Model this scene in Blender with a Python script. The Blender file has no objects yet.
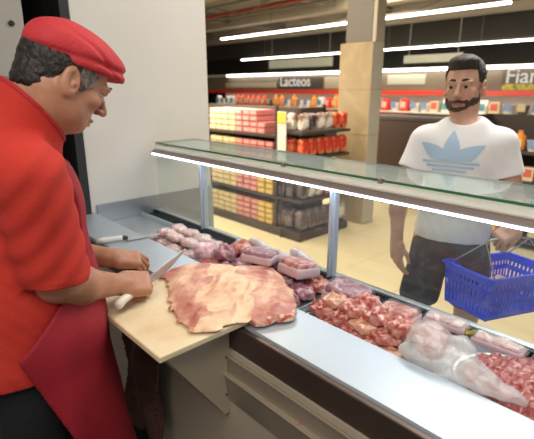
import bpy, bmesh, math, random
import numpy as np
from mathutils import Vector, Matrix, Euler
from mathutils.bvhtree import BVHTree
PI = math.pi
random.seed(7)
S = bpy.context.scene
COL = S.collection

# ---------------------------------------------------------------- camera
cam = bpy.data.cameras.new('camera')
cam.sensor_fit = 'HORIZONTAL'; cam.sensor_width = 36.0; cam.lens = 36 * 450 / 534
cam.clip_start = 0.02; cam.clip_end = 100
cam.dof.use_dof = True; cam.dof.focus_distance = 1.5; cam.dof.aperture_fstop = 3.2
camo = bpy.data.objects.new('camera', cam); COL.objects.link(camo)
camo.location = (0, 0, 1.63)
camo.rotation_euler = (math.radians(90 - 16.2), 0, -math.radians(42.8))
S.camera = camo

# ---------------------------------------------------------------- world and exposure
w = bpy.data.worlds.new('world'); S.world = w; w.use_nodes = True
w.node_tree.nodes['Background'].inputs[0].default_value = (1.0, 0.93, 0.84, 1)
w.node_tree.nodes['Background'].inputs[1].default_value = 0.32
S.view_settings.view_transform = 'Standard'; S.view_settings.look = 'None'
S.view_settings.gamma = 1; S.view_settings.use_curve_mapping = False
S.view_settings.exposure = 0.0

# ---------------------------------------------------------------- area lights
def area(name, loc, sx, sy, power, color, target=None):
    l = bpy.data.lights.new(name, 'AREA'); l.shape = 'RECTANGLE'; l.size = sx; l.size_y = sy
    l.energy = power; l.color = color
    o = bpy.data.objects.new(name, l); COL.objects.link(o); o.location = loc
    if target is not None:
        o.rotation_euler = (Vector(target) - Vector(loc)).to_track_quat('-Z', 'Y').to_euler()
    return o
WARM = (1.0, 0.87, 0.68)
area('staff_ceiling_light', (-0.5, 0.1, 2.9), 1.2, 1.2, 36, (1.0, 0.92, 0.82), (0.6, 1.3, 1.0))
area('shop_ceiling_light', (2.9, 0.9, 3.0), 1.0, 3.0, 78, (1.0, 0.94, 0.86), (2.3, 1.0, 0.9))
area('aisle_ceiling_light', (2.6, 3.6, 3.05), 1.2, 3.5, 160, WARM, (3.4, 3.8, 0.5))
area('aisle_ceiling_light', (6.6, 5.0, 3.0), 1.5, 8.0, 330, WARM, (7.6, 5.0, 0.5))
area('counter_strip_light', (1.358, 0.95, 1.243), 0.03, 3.0, 1.6, (0.72, 0.88, 1.0), (1.12, 0.95, 0.4)).rotation_euler = (0, math.radians(18), 0)

# ---------------------------------------------------------------- materials
MATS = {}
def mat(name, col, rough=0.5, metal=0.0, col2=None, scale=8.0, bump=0.0, bscale=60.0, stops=None, sub=0.0,
        coat=0.0, alpha=1.0, emit=0.0, detail=4.0, spec=0.5, distort=0.0, stretch=None):
    m = bpy.data.materials.new(name); m.use_nodes = True; nt = m.node_tree; N = nt.nodes; L = nt.links
    b = N['Principled BSDF']
    b.inputs['Base Color'].default_value = (*col, 1); b.inputs['Roughness'].default_value = rough
    b.inputs['Metallic'].default_value = metal; b.inputs['Specular IOR Level'].default_value = spec
    if sub: b.inputs['Subsurface Weight'].default_value = sub; b.inputs['Subsurface Scale'].default_value = 0.01
    if coat: b.inputs['Coat Weight'].default_value = coat; b.inputs['Coat Roughness'].default_value = 0.15
    if alpha < 1: b.inputs['Alpha'].default_value = alpha
    if emit: b.inputs['Emission Color'].default_value = (*col, 1); b.inputs['Emission Strength'].default_value = emit
    if stops is None and col2 is not None: stops = [(0.3, col), (0.7, col2)]
    tc = N.new('ShaderNodeTexCoord')
    if stops:
        n = N.new('ShaderNodeTexNoise'); n.inputs['Scale'].default_value = scale; n.inputs['Detail'].default_value = detail
        n.inputs['Distortion'].default_value = distort
        if stretch:
            mp = N.new('ShaderNodeMapping'); mp.vector_type = 'TEXTURE'; mp.inputs['Rotation'].default_value = (0, 0, stretch[0]); mp.inputs['Scale'].default_value = (stretch[1], 1, 1)
            L.new(tc.outputs['Object'], mp.inputs[0]); L.new(mp.outputs[0], n.inputs['Vector'])
        else: L.new(tc.outputs['Object'], n.inputs['Vector'])
        r = N.new('ShaderNodeValToRGB'); L.new(n.outputs['Fac'], r.inputs[0])
        while len(r.color_ramp.elements) < len(stops): r.color_ramp.elements.new(0.5)
        for e, (p, c) in zip(r.color_ramp.elements, stops): e.position = p; e.color = (*c, 1)
        L.new(r.outputs[0], b.inputs['Base Color'])
    if bump:
        n = N.new('ShaderNodeTexNoise'); n.inputs['Scale'].default_value = bscale; n.inputs['Detail'].default_value = 5
        L.new(tc.outputs['Object'], n.inputs['Vector'])
        bp = N.new('ShaderNodeBump'); bp.inputs['Strength'].default_value = bump; bp.inputs['Distance'].default_value = 0.01
        L.new(n.outputs['Fac'], bp.inputs['Height']); L.new(bp.outputs[0], b.inputs['Normal'])
    MATS[name] = m
    return m

def glass_mat(name, tint, haze=0.04, ior=1.45):
    m = bpy.data.materials.new(name); m.use_nodes = True; nt = m.node_tree; N = nt.nodes; L = nt.links
    N.remove(N['Principled BSDF'])
    t = N.new('ShaderNodeBsdfTransparent'); t.inputs[0].default_value = (*tint, 1)
    g = N.new('ShaderNodeBsdfGlossy'); g.inputs['Roughness'].default_value = 0.03
    d = N.new('ShaderNodeBsdfDiffuse'); d.inputs[0].default_value = (0.85, 0.9, 0.92, 1)
    lw = N.new('ShaderNodeLayerWeight'); lw.inputs[0].default_value = 0.5
    pw = N.new('ShaderNodeMath'); pw.operation = 'POWER'; pw.inputs[1].default_value = 5; L.new(lw.outputs['Facing'], pw.inputs[0])
    fr = N.new('ShaderNodeMath'); fr.operation = 'MULTIPLY_ADD'; fr.inputs[1].default_value = 0.6; fr.inputs[2].default_value = 0.035; L.new(pw.outputs[0], fr.inputs[0])
    m1 = N.new('ShaderNodeMixShader'); m1.inputs[0].default_value = haze
    m2 = N.new('ShaderNodeMixShader')
    L.new(t.outputs[0], m1.inputs[1]); L.new(d.outputs[0], m1.inputs[2])
    L.new(fr.outputs[0], m2.inputs[0]); L.new(m1.outputs[0], m2.inputs[1]); L.new(g.outputs[0], m2.inputs[2])
    L.new(m2.outputs[0], N['Material Output'].inputs[0])
    return m

def emit_mat(name, col, s):
    m = bpy.data.materials.new(name); m.use_nodes = True; N = m.node_tree.nodes
    N.remove(N['Principled BSDF']); e = N.new('ShaderNodeEmission')
    e.inputs[0].default_value = (*col, 1); e.inputs[1].default_value = s
    m.node_tree.links.new(e.outputs[0], N['Material Output'].inputs[0])
    return m

M_wall = mat('painted_panel', (0.60, 0.585, 0.55), 0.45, col2=(0.63, 0.615, 0.58), scale=2)
M_door = mat('door_paint', (0.34, 0.33, 0.30), 0.5)
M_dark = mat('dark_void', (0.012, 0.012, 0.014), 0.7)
M_black = mat('black_frame', (0.02, 0.02, 0.022), 0.4)
M_stafffloor = mat('dark_rubber_floor', (0.012, 0.013, 0.016), 0.6, bump=0.3)
M_ceil = mat('ceiling_concrete', (0.30, 0.26, 0.20), 0.85, col2=(0.23, 0.20, 0.16), scale=1.2)
M_beam = mat('beam_paint', (0.42, 0.36, 0.27), 0.7, col2=(0.36, 0.31, 0.23), scale=1.5)
M_backwall = mat('black_back_wall', (0.018, 0.015, 0.013), 0.8, col2=(0.03, 0.025, 0.02), scale=1)
M_redpipe = mat('red_pipe', (0.32, 0.05, 0.03), 0.5)
M_steelcol = mat('painted_steel_column', (0.17, 0.155, 0.13), 0.6)
M_clad = mat('beige_wood_cladding', (0.46, 0.36, 0.22), 0.55, stops=[(0.25, (0.30, 0.22, 0.12)), (0.55, (0.37, 0.28, 0.16)), (0.8, (0.42, 0.33, 0.20))], scale=3, distort=1)
M_ss = mat('brushed_steel', (0.62, 0.66, 0.70), 0.30, 0.75, bump=0.03, bscale=30)
M_plate = mat('worktop_steel', (0.50, 0.57, 0.64), 0.42, 0.55, bump=0.02, bscale=12)
M_lip = mat('dark_brown_steel', (0.085, 0.062, 0.052), 0.38, 0.6, col2=(0.12, 0.085, 0.07), scale=4)
M_cab = mat('beige_cabinet', (0.46, 0.40, 0.31), 0.55, col2=(0.38, 0.33, 0.26), scale=3)
M_cab2 = mat('worn_metal_ledge', (0.36, 0.31, 0.24), 0.42, 0.35, col2=(0.27, 0.23, 0.18), scale=5, distort=1)
M_bright = mat('bright_edge', (0.62, 0.56, 0.44), 0.35, 0.6)
M_cream = mat('cream_channel', (0.70, 0.66, 0.54), 0.4)
M_brownband = mat('brown_grey_band', (0.27, 0.22, 0.20), 0.4, 0.4)
M_post = mat('satin_aluminium', (0.60, 0.68, 0.76), 0.35, 0.5)
M_greenedge = mat('green_glass_edge', (0.05, 0.16, 0.10), 0.2)
M_grille = mat('dark_grille', (0.02, 0.025, 0.03), 0.4, 0.3)
M_glass = glass_mat('front_glass', (0.96, 0.985, 0.99), 0.022)
M_topglass = glass_mat('top_glass', (0.78, 0.90, 0.86), 0.20)
M_led = emit_mat('led_strip', (0.66, 0.82, 1.0), 14)
M_tube = emit_mat('ceiling_tube', (1.0, 0.95, 0.84), 9)
M_board = mat('cutting_board', (0.78, 0.66, 0.44), 0.45, stops=[(0.25, (0.66, 0.44, 0.27)), (0.42, (0.76, 0.61, 0.38)), (0.6, (0.82, 0.72, 0.50))], scale=5, bump=0.08, bscale=90)

# ---------------------------------------------------------------- helpers
def tag(o, label=None, cat=None, group=None, kind=None):
    if label: o['label'] = label
    if cat: o['category'] = cat
    if group: o['group'] = group
    if kind: o['kind'] = kind
    return o
def empty(name, loc, label=None, cat=None, group=None, rot=(0, 0, 0)):
    o = bpy.data.objects.new(name, None); COL.objects.link(o); o.location = loc; o.rotation_euler = rot
    o.empty_display_size = 0.05
    return tag(o, label, cat, group)
def link(name, me, parent=None):
    o = bpy.data.objects.new(name, me); COL.objects.link(o)
    if parent is not None:
        o.parent = parent
    return o
def obj(name, bm, m, parent=None, smooth=False, bevel=0.0, world=False):
    """link a bmesh; world=True: coordinates are world ones although parent is placed elsewhere"""
    me = bpy.data.meshes.new(name); bmesh.ops.recalc_face_normals(bm, faces=bm.faces); bm.to_mesh(me); bm.free()
    for x in (m if isinstance(m, (list, tuple)) else [m]): me.materials.append(x)
    if smooth: me.shade_smooth()
    o = link(name, me, parent)
    if world and parent is not None:
        o.matrix_parent_inverse = mw(parent).inverted()
    if bevel:
        b = o.modifiers.new('bevel', 'BEVEL'); b.width = bevel; b.segments = 2; b.limit_method = 'ANGLE'
    return o
def mw(o):
    return Matrix.LocRotScale(o.location, o.rotation_euler, o.scale)
def box(bm, x0, x1, y0, y1, z0, z1, mi=0):
    vs = [bm.verts.new((x, y, z)) for z in (z0, z1) for y in (y0, y1) for x in (x0, x1)]
    for f in ((0, 1, 3, 2), (4, 6, 7, 5), (0, 4, 5, 1), (2, 3, 7, 6), (0, 2, 6, 4), (1, 5, 7, 3)):
        bm.faces.new([vs[i] for i in f]).material_index = mi
def BX(*a):
    bm = bmesh.new(); box(bm, *a); return bm
def BXS(l):
    bm = bmesh.new()
    for a in l: box(bm, *a)
    return bm
def prism(pts, axis, a, b, bm=None):
    """pts 2D polygon extruded along axis ('x','y','z') from a to b"""
    bm = bm or bmesh.new()
    def P(p, t):
        return {'x': (t, p[0], p[1]), 'y': (p[0], t, p[1]), 'z': (p[0], p[1], t)}[axis]
    A = [bm.verts.new(P(p, a)) for p in pts]; B = [bm.verts.new(P(p, b)) for p in pts]
    n = len(pts)
    bm.faces.new(A); bm.faces.new(B[::-1])
    for i in range(n): bm.faces.new([A[i], B[i], B[(i + 1) % n], A[(i + 1) % n]])
    return bm
def tube(pts, r, seg=8, bm=None, closed=False, mi=0):
    bm = bm or bmesh.new(); pts = [Vector(p) for p in pts]; n = len(pts); rings = []
    rr = r if isinstance(r, (list, tuple)) else [r] * n
    up = None
    for i, p in enumerate(pts):
        if closed: t = (pts[(i + 1) % n] - pts[i - 1])
        else: t = pts[min(i + 1, n - 1)] - pts[max(i - 1, 0)]
        t.normalize()
        if up is None: up = Vector((0, 0, 1)) if abs(t.z) < 0.9 else Vector((1, 0, 0))
        s = t.cross(up).normalized(); up = s.cross(t).normalized()
        rings.append([bm.verts.new(p + (s * math.cos(2 * PI * k / seg) + up * math.sin(2 * PI * k / seg)) * rr[i]) for k in range(seg)])
    for i in range(n if closed else n - 1):
        a, b = rings[i], rings[(i + 1) % n]
        for k in range(seg): bm.faces.new([a[k], a[(k + 1) % seg], b[(k + 1) % seg], b[k]]).material_index = mi
    if not closed:
        bm.faces.new(rings[0][::-1]).material_index = mi; bm.faces.new(rings[-1]).material_index = mi
    return bm
def lathe(prof, seg=16, bm=None, c=(0, 0, 0)):
    bm = bm or bmesh.new(); rings = []
    for r, z in prof: rings.append([bm.verts.new((c[0] + r * math.cos(2 * PI * k / seg), c[1] + r * math.sin(2 * PI * k / seg), c[2] + z)) for k in range(seg)])
    for a, b in zip(rings, rings[1:]):
        for k in range(seg): bm.faces.new([a[k], a[(k + 1) % seg], b[(k + 1) % seg], b[k]])
    bm.faces.new(rings[0][::-1]); bm.faces.new(rings[-1])
    return bm
def copy_tree(o, parent=None):
    c = o.copy(); COL.objects.link(c)
    if parent is not None:
        c.parent = parent; c.matrix_parent_inverse = o.matrix_parent_inverse.copy()
    for ch in list(KIDS.get(o.name, [])): copy_tree(ch, c)
    return c
KIDS = {}
def text_obj(name, s, size, m, parent=None, loc=(0, 0, 0), rot=(0, 0, 0), ext=0.004, align='LEFT', bold=0.0):
    cu = bpy.data.curves.new(name, 'FONT'); cu.body = s; cu.size = size; cu.extrude = ext; cu.align_x = align; cu.offset = bold
    t = bpy.data.objects.new(name + '_tmp', cu); COL.objects.link(t)
    dg = bpy.context.evaluated_depsgraph_get(); me = bpy.data.meshes.new_from_object(t.evaluated_get(dg))
    bpy.data.objects.remove(t); bpy.data.curves.remove(cu)
    me.name = name; me.materials.clear(); me.materials.append(m)
    o = link(name, me, parent); o.location = loc; o.rotation_euler = rot
    return o

# ---- signed distance modelling (smooth union of tapered limbs, ellipsoids, boxes -> one quad surface)
def V(*a): return np.array(a, dtype=np.float32)
def nrm(v):
    v = np.asarray(v, dtype=np.float32); return v / np.linalg.norm(v)
def frame(x, z):
    """3x3 with columns x, y, z axes"""
    x = nrm(x); y = nrm(np.cross(np.asarray(z, dtype=np.float32), x)); z = np.cross(x, y)
    return np.stack([x, y, z], 1).astype(np.float32)
class Sdf:
    def __init__(s): s.p = []; s.post = []
    def cap(s, a, b, ra, rb=None, k=0.01, op='u'):
        a = V(*a); b = V(*b); rb = ra if rb is None else rb
        c = (a + b) / 2; R = np.linalg.norm(b - a) / 2 + max(ra, rb); s.p.append(('c', (a, b, ra, rb), k, op, c, R)); return s
    def ell(s, c, r, R=None, k=0.01, op='u'):
        c = V(*c); s.p.append(('e', (c, V(*r), np.eye(3, dtype=np.float32) if R is None else R), k, op, c, max(r))); return s
    def box(s, c, h, r=0.005, R=None, k=0.01, op='u'):
        c = V(*c); s.p.append(('b', (c, V(*h), r, np.eye(3, dtype=np.float32) if R is None else R), k, op, c, float(np.linalg.norm(h)) + r)); return s
    def __call__(s, P, big=0.5):
        d = np.full(len(P), big, dtype=np.float32)
        for t, a, k, op, c, R in s.p:
            m = np.nonzero(((P - c) ** 2).sum(1) < (R + big + k) ** 2)[0]
            if not len(m): continue
            Q = P[m]
            if t == 'c':
                A, B, ra, rb = a; ab = B - A; h = np.clip((Q - A) @ ab / max(float(ab @ ab), 1e-9), 0, 1)
                v = np.linalg.norm(Q - A - h[:, None] * ab, axis=1) - (ra + (rb - ra) * h)
            elif t == 'e':
                C, r, M = a; q = (Q - C) @ M; k0 = np.linalg.norm(q / r, axis=1); k1 = np.linalg.norm(q / (r * r), axis=1)
                v = k0 * (k0 - 1) / np.maximum(k1, 1e-6)
            else:
                C, h, r, M = a; q = np.abs((Q - C) @ M) - h
                v = np.linalg.norm(np.maximum(q, 0), axis=1) + np.minimum(q.max(1), 0) - r
            e = d[m]
            if op == 'u':
                hh = np.maximum(k - np.abs(e - v), 0) / max(k, 1e-6); d[m] = np.minimum(e, v) - hh * hh * k / 4
            elif op == 's':
                hh = np.maximum(k - np.abs(e + v), 0) / max(k, 1e-6); d[m] = np.maximum(e, -v) + hh * hh * k / 4
        for f in s.post: d = f(P, d)
        return d
def sdf_mesh(name, f, lo, hi, h, mats, parent=None, region=None, smooth=True):
    lo = np.array(lo, dtype=np.float32); hi = np.array(hi, dtype=np.float32)
    B = 8; nb = np.ceil((hi - lo) / (h * B)).astype(int) + 1; n = nb * B + 1
    bc = np.stack(np.meshgrid(*[np.arange(x) for x in nb], indexing='ij'), -1).reshape(-1, 3)
    cen = lo + (bc + 0.5) * (h * B)
    dv = f(cen.astype(np.float32)); act = np.abs(dv) < h * B * 1.35 + 0.012
    vals = np.repeat(np.repeat(np.repeat(np.where(dv < 0, -1, 1).reshape(nb).astype(np.float32), B, 0), B, 1), B, 2)
    vals = np.pad(vals, ((0, 1),) * 3, mode='edge')
    mask = np.zeros(n, bool)
    for b in bc[act]:
        mask[b[0] * B:b[0] * B + B + 1, b[1] * B:b[1] * B + B + 1, b[2] * B:b[2] * B + B + 1] = True
    idx = np.argwhere(mask)
    for i in range(0, len(idx), 400000):
        c = idx[i:i + 400000]; vals[c[:, 0], c[:, 1], c[:, 2]] = f((lo + c * h).astype(np.float32))
    # keep the outside of the box empty
    vals[0] = vals[-1] = 1; vals[:, 0] = vals[:, -1] = 1; vals[:, :, 0] = vals[:, :, -1] = 1
    ins = vals < 0
    cnt = np.zeros(n - 1, np.uint8)
    for dx in (0, 1):
        for dy in (0, 1):
            for dz in (0, 1): cnt += ins[dx:n[0] - 1 + dx, dy:n[1] - 1 + dy, dz:n[2] - 1 + dz]
    cells = np.argwhere((cnt > 0) & (cnt < 8))
    cid = np.full(n - 1, -1, np.int32); cid[cells[:, 0], cells[:, 1], cells[:, 2]] = np.arange(len(cells))
    acc = np.zeros((len(cells), 3), np.float64); num = np.zeros(len(cells))
    cor = [(a, b, c) for a in (0, 1) for b in (0, 1) for c in (0, 1)]
    for a in cor:
        for ax in range(3):
            if a[ax]: continue
            b = list(a); b[ax] = 1
            va = vals[cells[:, 0] + a[0], cells[:, 1] + a[1], cells[:, 2] + a[2]]
            vb = vals[cells[:, 0] + b[0], cells[:, 1] + b[1], cells[:, 2] + b[2]]
            m = (va < 0) != (vb < 0); t = np.where(m, va / np.where(va == vb, 1, va - vb), 0)
            p = np.array(a, float) + np.zeros((len(cells), 3)); p[:, ax] += t
            acc += p * m[:, None]; num += m
    vert = lo + (cells + acc / num[:, None]) * h
    faces = []
    for ax in range(3):
        u, v = (ax + 1) % 3, (ax + 2) % 3
        sl = [slice(None)] * 3; s2 = [slice(None)] * 3; sl[ax] = slice(0, -1); s2[ax] = slice(1, None)
        A = ins[tuple(sl)]; Bb = ins[tuple(s2)]
        e = np.argwhere(A != Bb); e = e[(e[:, u] > 0) & (e[:, v] > 0) & (e[:, u] < n[u] - 1) & (e[:, v] < n[v] - 1)]
        def g(du, dv):
            c = e.copy(); c[:, u] -= du; c[:, v] -= dv; return cid[c[:, 0], c[:, 1], c[:, 2]]
        q = np.stack([g(1, 1), g(0, 1), g(0, 0), g(1, 0)], 1)
        flip = ~A[e[:, 0], e[:, 1], e[:, 2]]; q[flip] = q[flip][:, ::-1]
        faces.append(q)
    faces = np.concatenate(faces); faces = faces[(faces >= 0).all(1)]
    # light smoothing of the surface net
    for it in range(2):
        s = np.zeros_like(vert); c = np.zeros(len(vert))
        for k in range(4):
            a, b = faces[:, k], faces[:, (k + 1) % 4]
            np.add.at(s, a, vert[b]); np.add.at(c, a, 1)
        vert = vert * 0.6 + 0.4 * s / np.maximum(c, 1)[:, None]
    me = bpy.data.meshes.new(name)
    me.vertices.add(len(vert)); me.vertices.foreach_set('co', vert.astype(np.float32).ravel())
    me.loops.add(len(faces) * 4); me.loops.foreach_set('vertex_index', faces.astype(np.int32).ravel())
    me.polygons.add(len(faces)); me.polygons.foreach_set('loop_start', (np.arange(len(faces)) * 4).astype(np.int32))
    for x in (mats if isinstance(mats, (list, tuple)) else [mats]): me.materials.append(x)
    if region is not None:
        fc = vert[faces].mean(1); me.polygons.foreach_set('material_index', region(fc).astype(np.int32))
    me.update(calc_edges=True); me.validate()
    if smooth: me.shade_smooth()
    o = link(name, me, parent)
    if parent is not None: o.matrix_parent_inverse = mw(parent).inverted()
    return o
def wob(P, s, seed=0):
    """cheap smooth noise in about [-1, 1]"""
    a = seed * 1.7; x, y, z = P[:, 0] * s, P[:, 1] * s, P[:, 2] * s
    return (np.sin(x + 1.3 * np.sin(y * 1.1 + a) + a) + np.sin(y * 1.3 + 1.1 * np.sin(z * 0.9 + 2 * a)) + np.sin(z * 1.2 + 1.2 * np.sin(x * 1.05 - a) + 3 * a)) / 3

#=STRUCTURE
# ================================================================ the place
def struct(name, bm, m, **k):
    o = obj(name, bm, m, **k); o['kind'] = 'structure'; return o

# shop floor: cream tiles
M_floor = mat('cream_floor_tiles', (0.62, 0.54, 0.34), 0.32)
def tile_floor(m):
    nt = m.node_tree; N = nt.nodes; L = nt.links
    tc = N.new('ShaderNodeTexCoord'); br = N.new('ShaderNodeTexBrick'); L.new(tc.outputs['Object'], br.inputs['Vector'])
    br.offset = 0; br.inputs['Scale'].default_value = 1; br.inputs['Brick Width'].default_value = 0.6; br.inputs['Row Height'].default_value = 0.6
    br.inputs['Mortar Size'].default_value = 0.004
    br.inputs['Color1'].default_value = (0.74, 0.62, 0.37, 1); br.inputs['Color2'].default_value = (0.70, 0.585, 0.345, 1); br.inputs['Mortar'].default_value = (0.52, 0.43, 0.26, 1)
    n = N.new('ShaderNodeTexNoise'); n.inputs['Scale'].default_value = 1.6; L.new(tc.outputs['Object'], n.inputs['Vector'])
    mx = N.new('ShaderNodeMix'); mx.data_type = 'RGBA'; mx.blend_type = 'MULTIPLY'; mx.inputs[0].default_value = 0.35
    L.new(br.outputs[0], mx.inputs[6]); L.new(n.outputs['Color'], mx.inputs[7]); L.new(br.outputs[0], N['Principled BSDF'].inputs['Base Color'])
tile_floor(M_floor)
struct('floor', BX(0.98, 11.3, -2.5, 16.5, -0.05, 0), M_floor)
struct('floor', BX(-1.8, 0.98, -2.5, 2.6, -0.05, 0.0), M_stafffloor)
struct('ceiling', BX(-1.8, 11.3, -2.5, 16.5, 3.4, 3.5), M_ceil)
struct('wall_back', BX(11.0, 11.15, -2.5, 16.5, 0, 3.4), M_backwall)
struct('wall_far', BX(1.86, 11.0, 16.3, 16.5, 0, 3.4), M_backwall)
struct('wall_left', BX(0.985, 1.86, 2.6, 2.78, 0, 3.4), M_wall)
struct('wall_left', BX(-1.8, 0.10, 2.6, 2.78, 0, 3.4), M_wall)
# dark passage behind the butcher: a black frame, a room behind whose shade is painted near-black, and a grey door
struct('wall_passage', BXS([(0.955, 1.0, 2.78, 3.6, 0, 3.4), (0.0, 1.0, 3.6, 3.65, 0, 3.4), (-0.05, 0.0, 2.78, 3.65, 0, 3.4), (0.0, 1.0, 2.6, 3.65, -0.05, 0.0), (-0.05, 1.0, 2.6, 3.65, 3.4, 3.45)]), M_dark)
struct('trim_1', BXS([(0.935, 0.985, 2.588, 2.80, 0, 3.4)]), M_black)
dr = empty('door_1', (0.10, 2.62, 0)); dr['kind'] = 'structure'
obj('door_leaf', BX(0.10, 0.765, 2.62, 2.66, 0.02, 2.6), M_door, dr, world=True, bevel=0.003)
bm = lathe([(0.014, 0), (0.014, 0.008), (0.008, 0.012)], 16)
bm.transform(Matrix.Translation((0.706, 2.62, 1.94)) @ Matrix.Rotation(PI / 2, 4, 'X'))
obj('door_lock', bm, M_black, dr, world=True)
obj('kick_plate', BX(0.10, 0.765, 2.612, 2.62, 0.02, 1.69), mat('blue_grey_panel', (0.2, 0.24, 0.28), 0.4, 0.3), dr, world=True)

# ceiling: deep beams, crossbeams, red sprinkler pipe
for k, (x, z) in enumerate([(4.9, 3.1), (7.6, 3.12), (9.6, 3.05)]):
    struct('ceiling_beam', BX(x, x + 0.28, -2.5, 16.3, z, 3.4), M_beam)
for y in (2.9, 6.2, 9.6, 13.0):
    struct('ceiling_crossbeam', BX(2.0, 11.0, y, y + 0.18, 3.2, 3.4), M_steelcol)
struct('ceiling_soffit', BX(10.3, 11.0, -2.5, 16.3, 2.62, 3.4), mat('soffit_paint', (0.05, 0.042, 0.034), 0.8))
bm = tube([(6.35, 2.0, 3.14), (6.35, 16.0, 3.14)], 0.035, 10)
for y in (4, 7, 10): tube([(6.35, y, 3.14), (6.35, y, 3.4)], 0.008, 6, bm)
tag(obj('sprinkler_pipe', bm, M_redpipe, smooth=True), 'red sprinkler pipe running along the shop ceiling', 'pipe')
for k, (x, z) in enumerate([(8.3, 3.0), (5.9, 2.95)]):
    bm = bmesh.new(); ys = np.arange(3.0, 15.1, 1.0)
    tube([(x, 3, z + 0.25), (x, 15, z + 0.25)], 0.018, 6, bm); tube([(x, 3, z), (x, 15, z)], 0.018, 6, bm)
    for i, y in enumerate(ys[:-1]): tube([(x, y, z + (0.25 if i % 2 else 0)), (x, y + 1, z + (0 if i % 2 else 0.25))], 0.012, 6, bm)
    struct('ceiling_truss', bm, M_steelcol)

# column: clad base, bare steel top
cx0, cx1, cy0, cy1 = 4.52, 4.74, 3.14, 3.60
c = empty('column', (4.69, 3.4, 0)); c['kind'] = 'structure'
obj('cladding', BX(cx0, cx1, cy0, cy1, 0, 2.14), M_clad, c, world=True, bevel=0.01)
bm = BXS([(cx0 + .04, cx0 + .07, cy0 + .05, cy1 - .05, 2.14, 3.4), (cx1 - .07, cx1 - .04, cy0 + .05, cy1 - .05, 2.14, 3.4), (cx0 + .07, cx1 - .07, cy0 + .22, cy0 + .28, 2.14, 3.4)])
obj('steel_core', bm, M_steelcol, c, world=True)
obj('grey_facing', BX(cx0, cx1 + .003, cy0 - .003, cy0, 0.01, 2.14), mat('pale_grey_facing', (0.50, 0.47, 0.38), .5, col2=(0.56, 0.53, 0.44), scale=2), c, world=True)
obj('corner_panel', BX(cx0 + .05, cx1, cy0, cy0 + .05, 2.14, 3.4), mat('pale_column_panel', (0.45, 0.40, 0.31), .6), c, world=True)
bm = BXS([(cx0 - .004, cx1 + .004, cy0 - .004, cy1 + .004, z, z + .006) for z in (0.55, 1.1, 1.62)])
obj('cladding_joint', bm, mat('joint_brown', (0.3, 0.22, 0.13), .6), c, world=True)

# ceiling light strips
def strip(x, z, y0, y1, label, cat='ceiling light', hang=True, w=0.05):
    t = empty('strip_light', (x, y0, z), label, cat)
    bm = BX(x - w, x + w, y0, y1, z + .03, z + .07)
    if hang:
        for y in np.arange(y0 + .5, y1, 2.2): box(bm, x - .005, x + .005, y - .005, y + .005, z + .07, 3.4)
    obj('housing', bm, M_steelcol, t, world=True)
    obj('diffuser', BX(x - w * .8, x + w * .8, y0, y1, z, z + .03), M_tube, t, world=True)
strip(7.2, 2.78, 2.75, 9.4, 'long ceiling strip light nearest the counter, highest of the white lines')
strip(10.0, 2.52, 1.6, 12.0, 'long ceiling strip light in the middle, just in front of the black back wall')

# ================================================================ display counter
ct = empty('display_counter', (1.2, 1.0, 0), 'refrigerated butcher counter with steel worktop, glass front and lit glass top shelf', 'display counter')
CY0, CY1 = -0.9, 2.585
def cp(name, bm, m, **k): return obj(name, bm, m, ct, world=True, **k)
cp('worktop', prism([(0.80, 0.905), (0.806, 0.92), (1.005, 0.92), (1.012, 0.90), (1.012, 0.85), (0.80, 0.85)], 'y', CY0, CY1), M_plate)
cp('front_lip', BX(0.782, 0.80, CY0, CY1, 0.826, 0.914), M_lip, bevel=0.003)
cp('ledge', BXS([(0.768, 0.80, CY0, 1.045, 0.745, 0.806)]), M_cab2)
cp('ledge_edge', BXS([(0.764, 0.769, CY0, 1.045, 0.803, 0.809), (0.776, 0.781, CY0, 1.045, 0.806, 0.811)]), M_bright)
cp('hinge_rail', BXS([(0.752, 0.775, CY0, 1.045, 0.738, 0.745)]), M_bright, bevel=0.002)
cp('drop_panel', prism([(0.755, 0.738), (0.775, 0.738), (0.775, 0.64), (0.769, 0.64)], 'y', CY0, 1.04), M_cab2)
cp('cabinet', BXS([(0.80, 1.42, CY0, CY1, 0.14, 0.84), (0.775, 0.80, CY0, CY1, 0.14, 0.826)]), M_cab)
cp('plinth', BX(0.90, 1.38, CY0, CY1, 0.0, 0.14), M_dark)
cp('board_bracket', prism([(0.54, 0.90), (0.782, 0.90), (0.775, 0.585), (0.755, 0.585)], 'y', 1.02, 1.20), M_cab, bevel=0.002)
bm = bmesh.new()
for z in (0.82, 0.76, 0.70): lathe([(0.004, 0), (0.004, 0.003)], 8, bm, (0, 0, 0))
cp('display_well', BXS([(1.012, 1.44, CY0, CY1, 0.835, 0.852), (1.405, 1.44, CY0, CY1, 0.2, 0.872)]), M_ss)
# air grille
bm = BXS([(1.30, 1.315, CY0, CY1, 0.852, 0.874), (1.385, 1.40, CY0, CY1, 0.852, 0.874), (1.31, 1.39, CY0, CY1, 0.852, 0.856)])
for y in np.arange(CY0, CY1 - .1, 0.016): box(bm, 1.315, 1.385, y, y + .006, 0.860, 0.872)
cp('air_grille', bm, M_grille)
cp('grille_rim', BXS([(1.292, 1.30, CY0, CY1, 0.852, 0.878), (1.40, 1.408, CY0, CY1, 0.852, 0.878)]), M_post)
tag(obj('wall_cladding', BX(1.02, 1.80, 2.588, 2.6, 0.02, 0.965), mat('grey_steel_cladding', (0.36, 0.37, 0.40), 0.28, 0.6, col2=(0.42, 0.43, 0.47), scale=2)), kind='structure')
tag(obj('wall_corner_strip', BX(1.80, 1.862, 2.585, 2.79, 0.0, 0.965), mat('green_grey_strip', (0.34, 0.38, 0.36), 0.4)), kind='structure')
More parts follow.
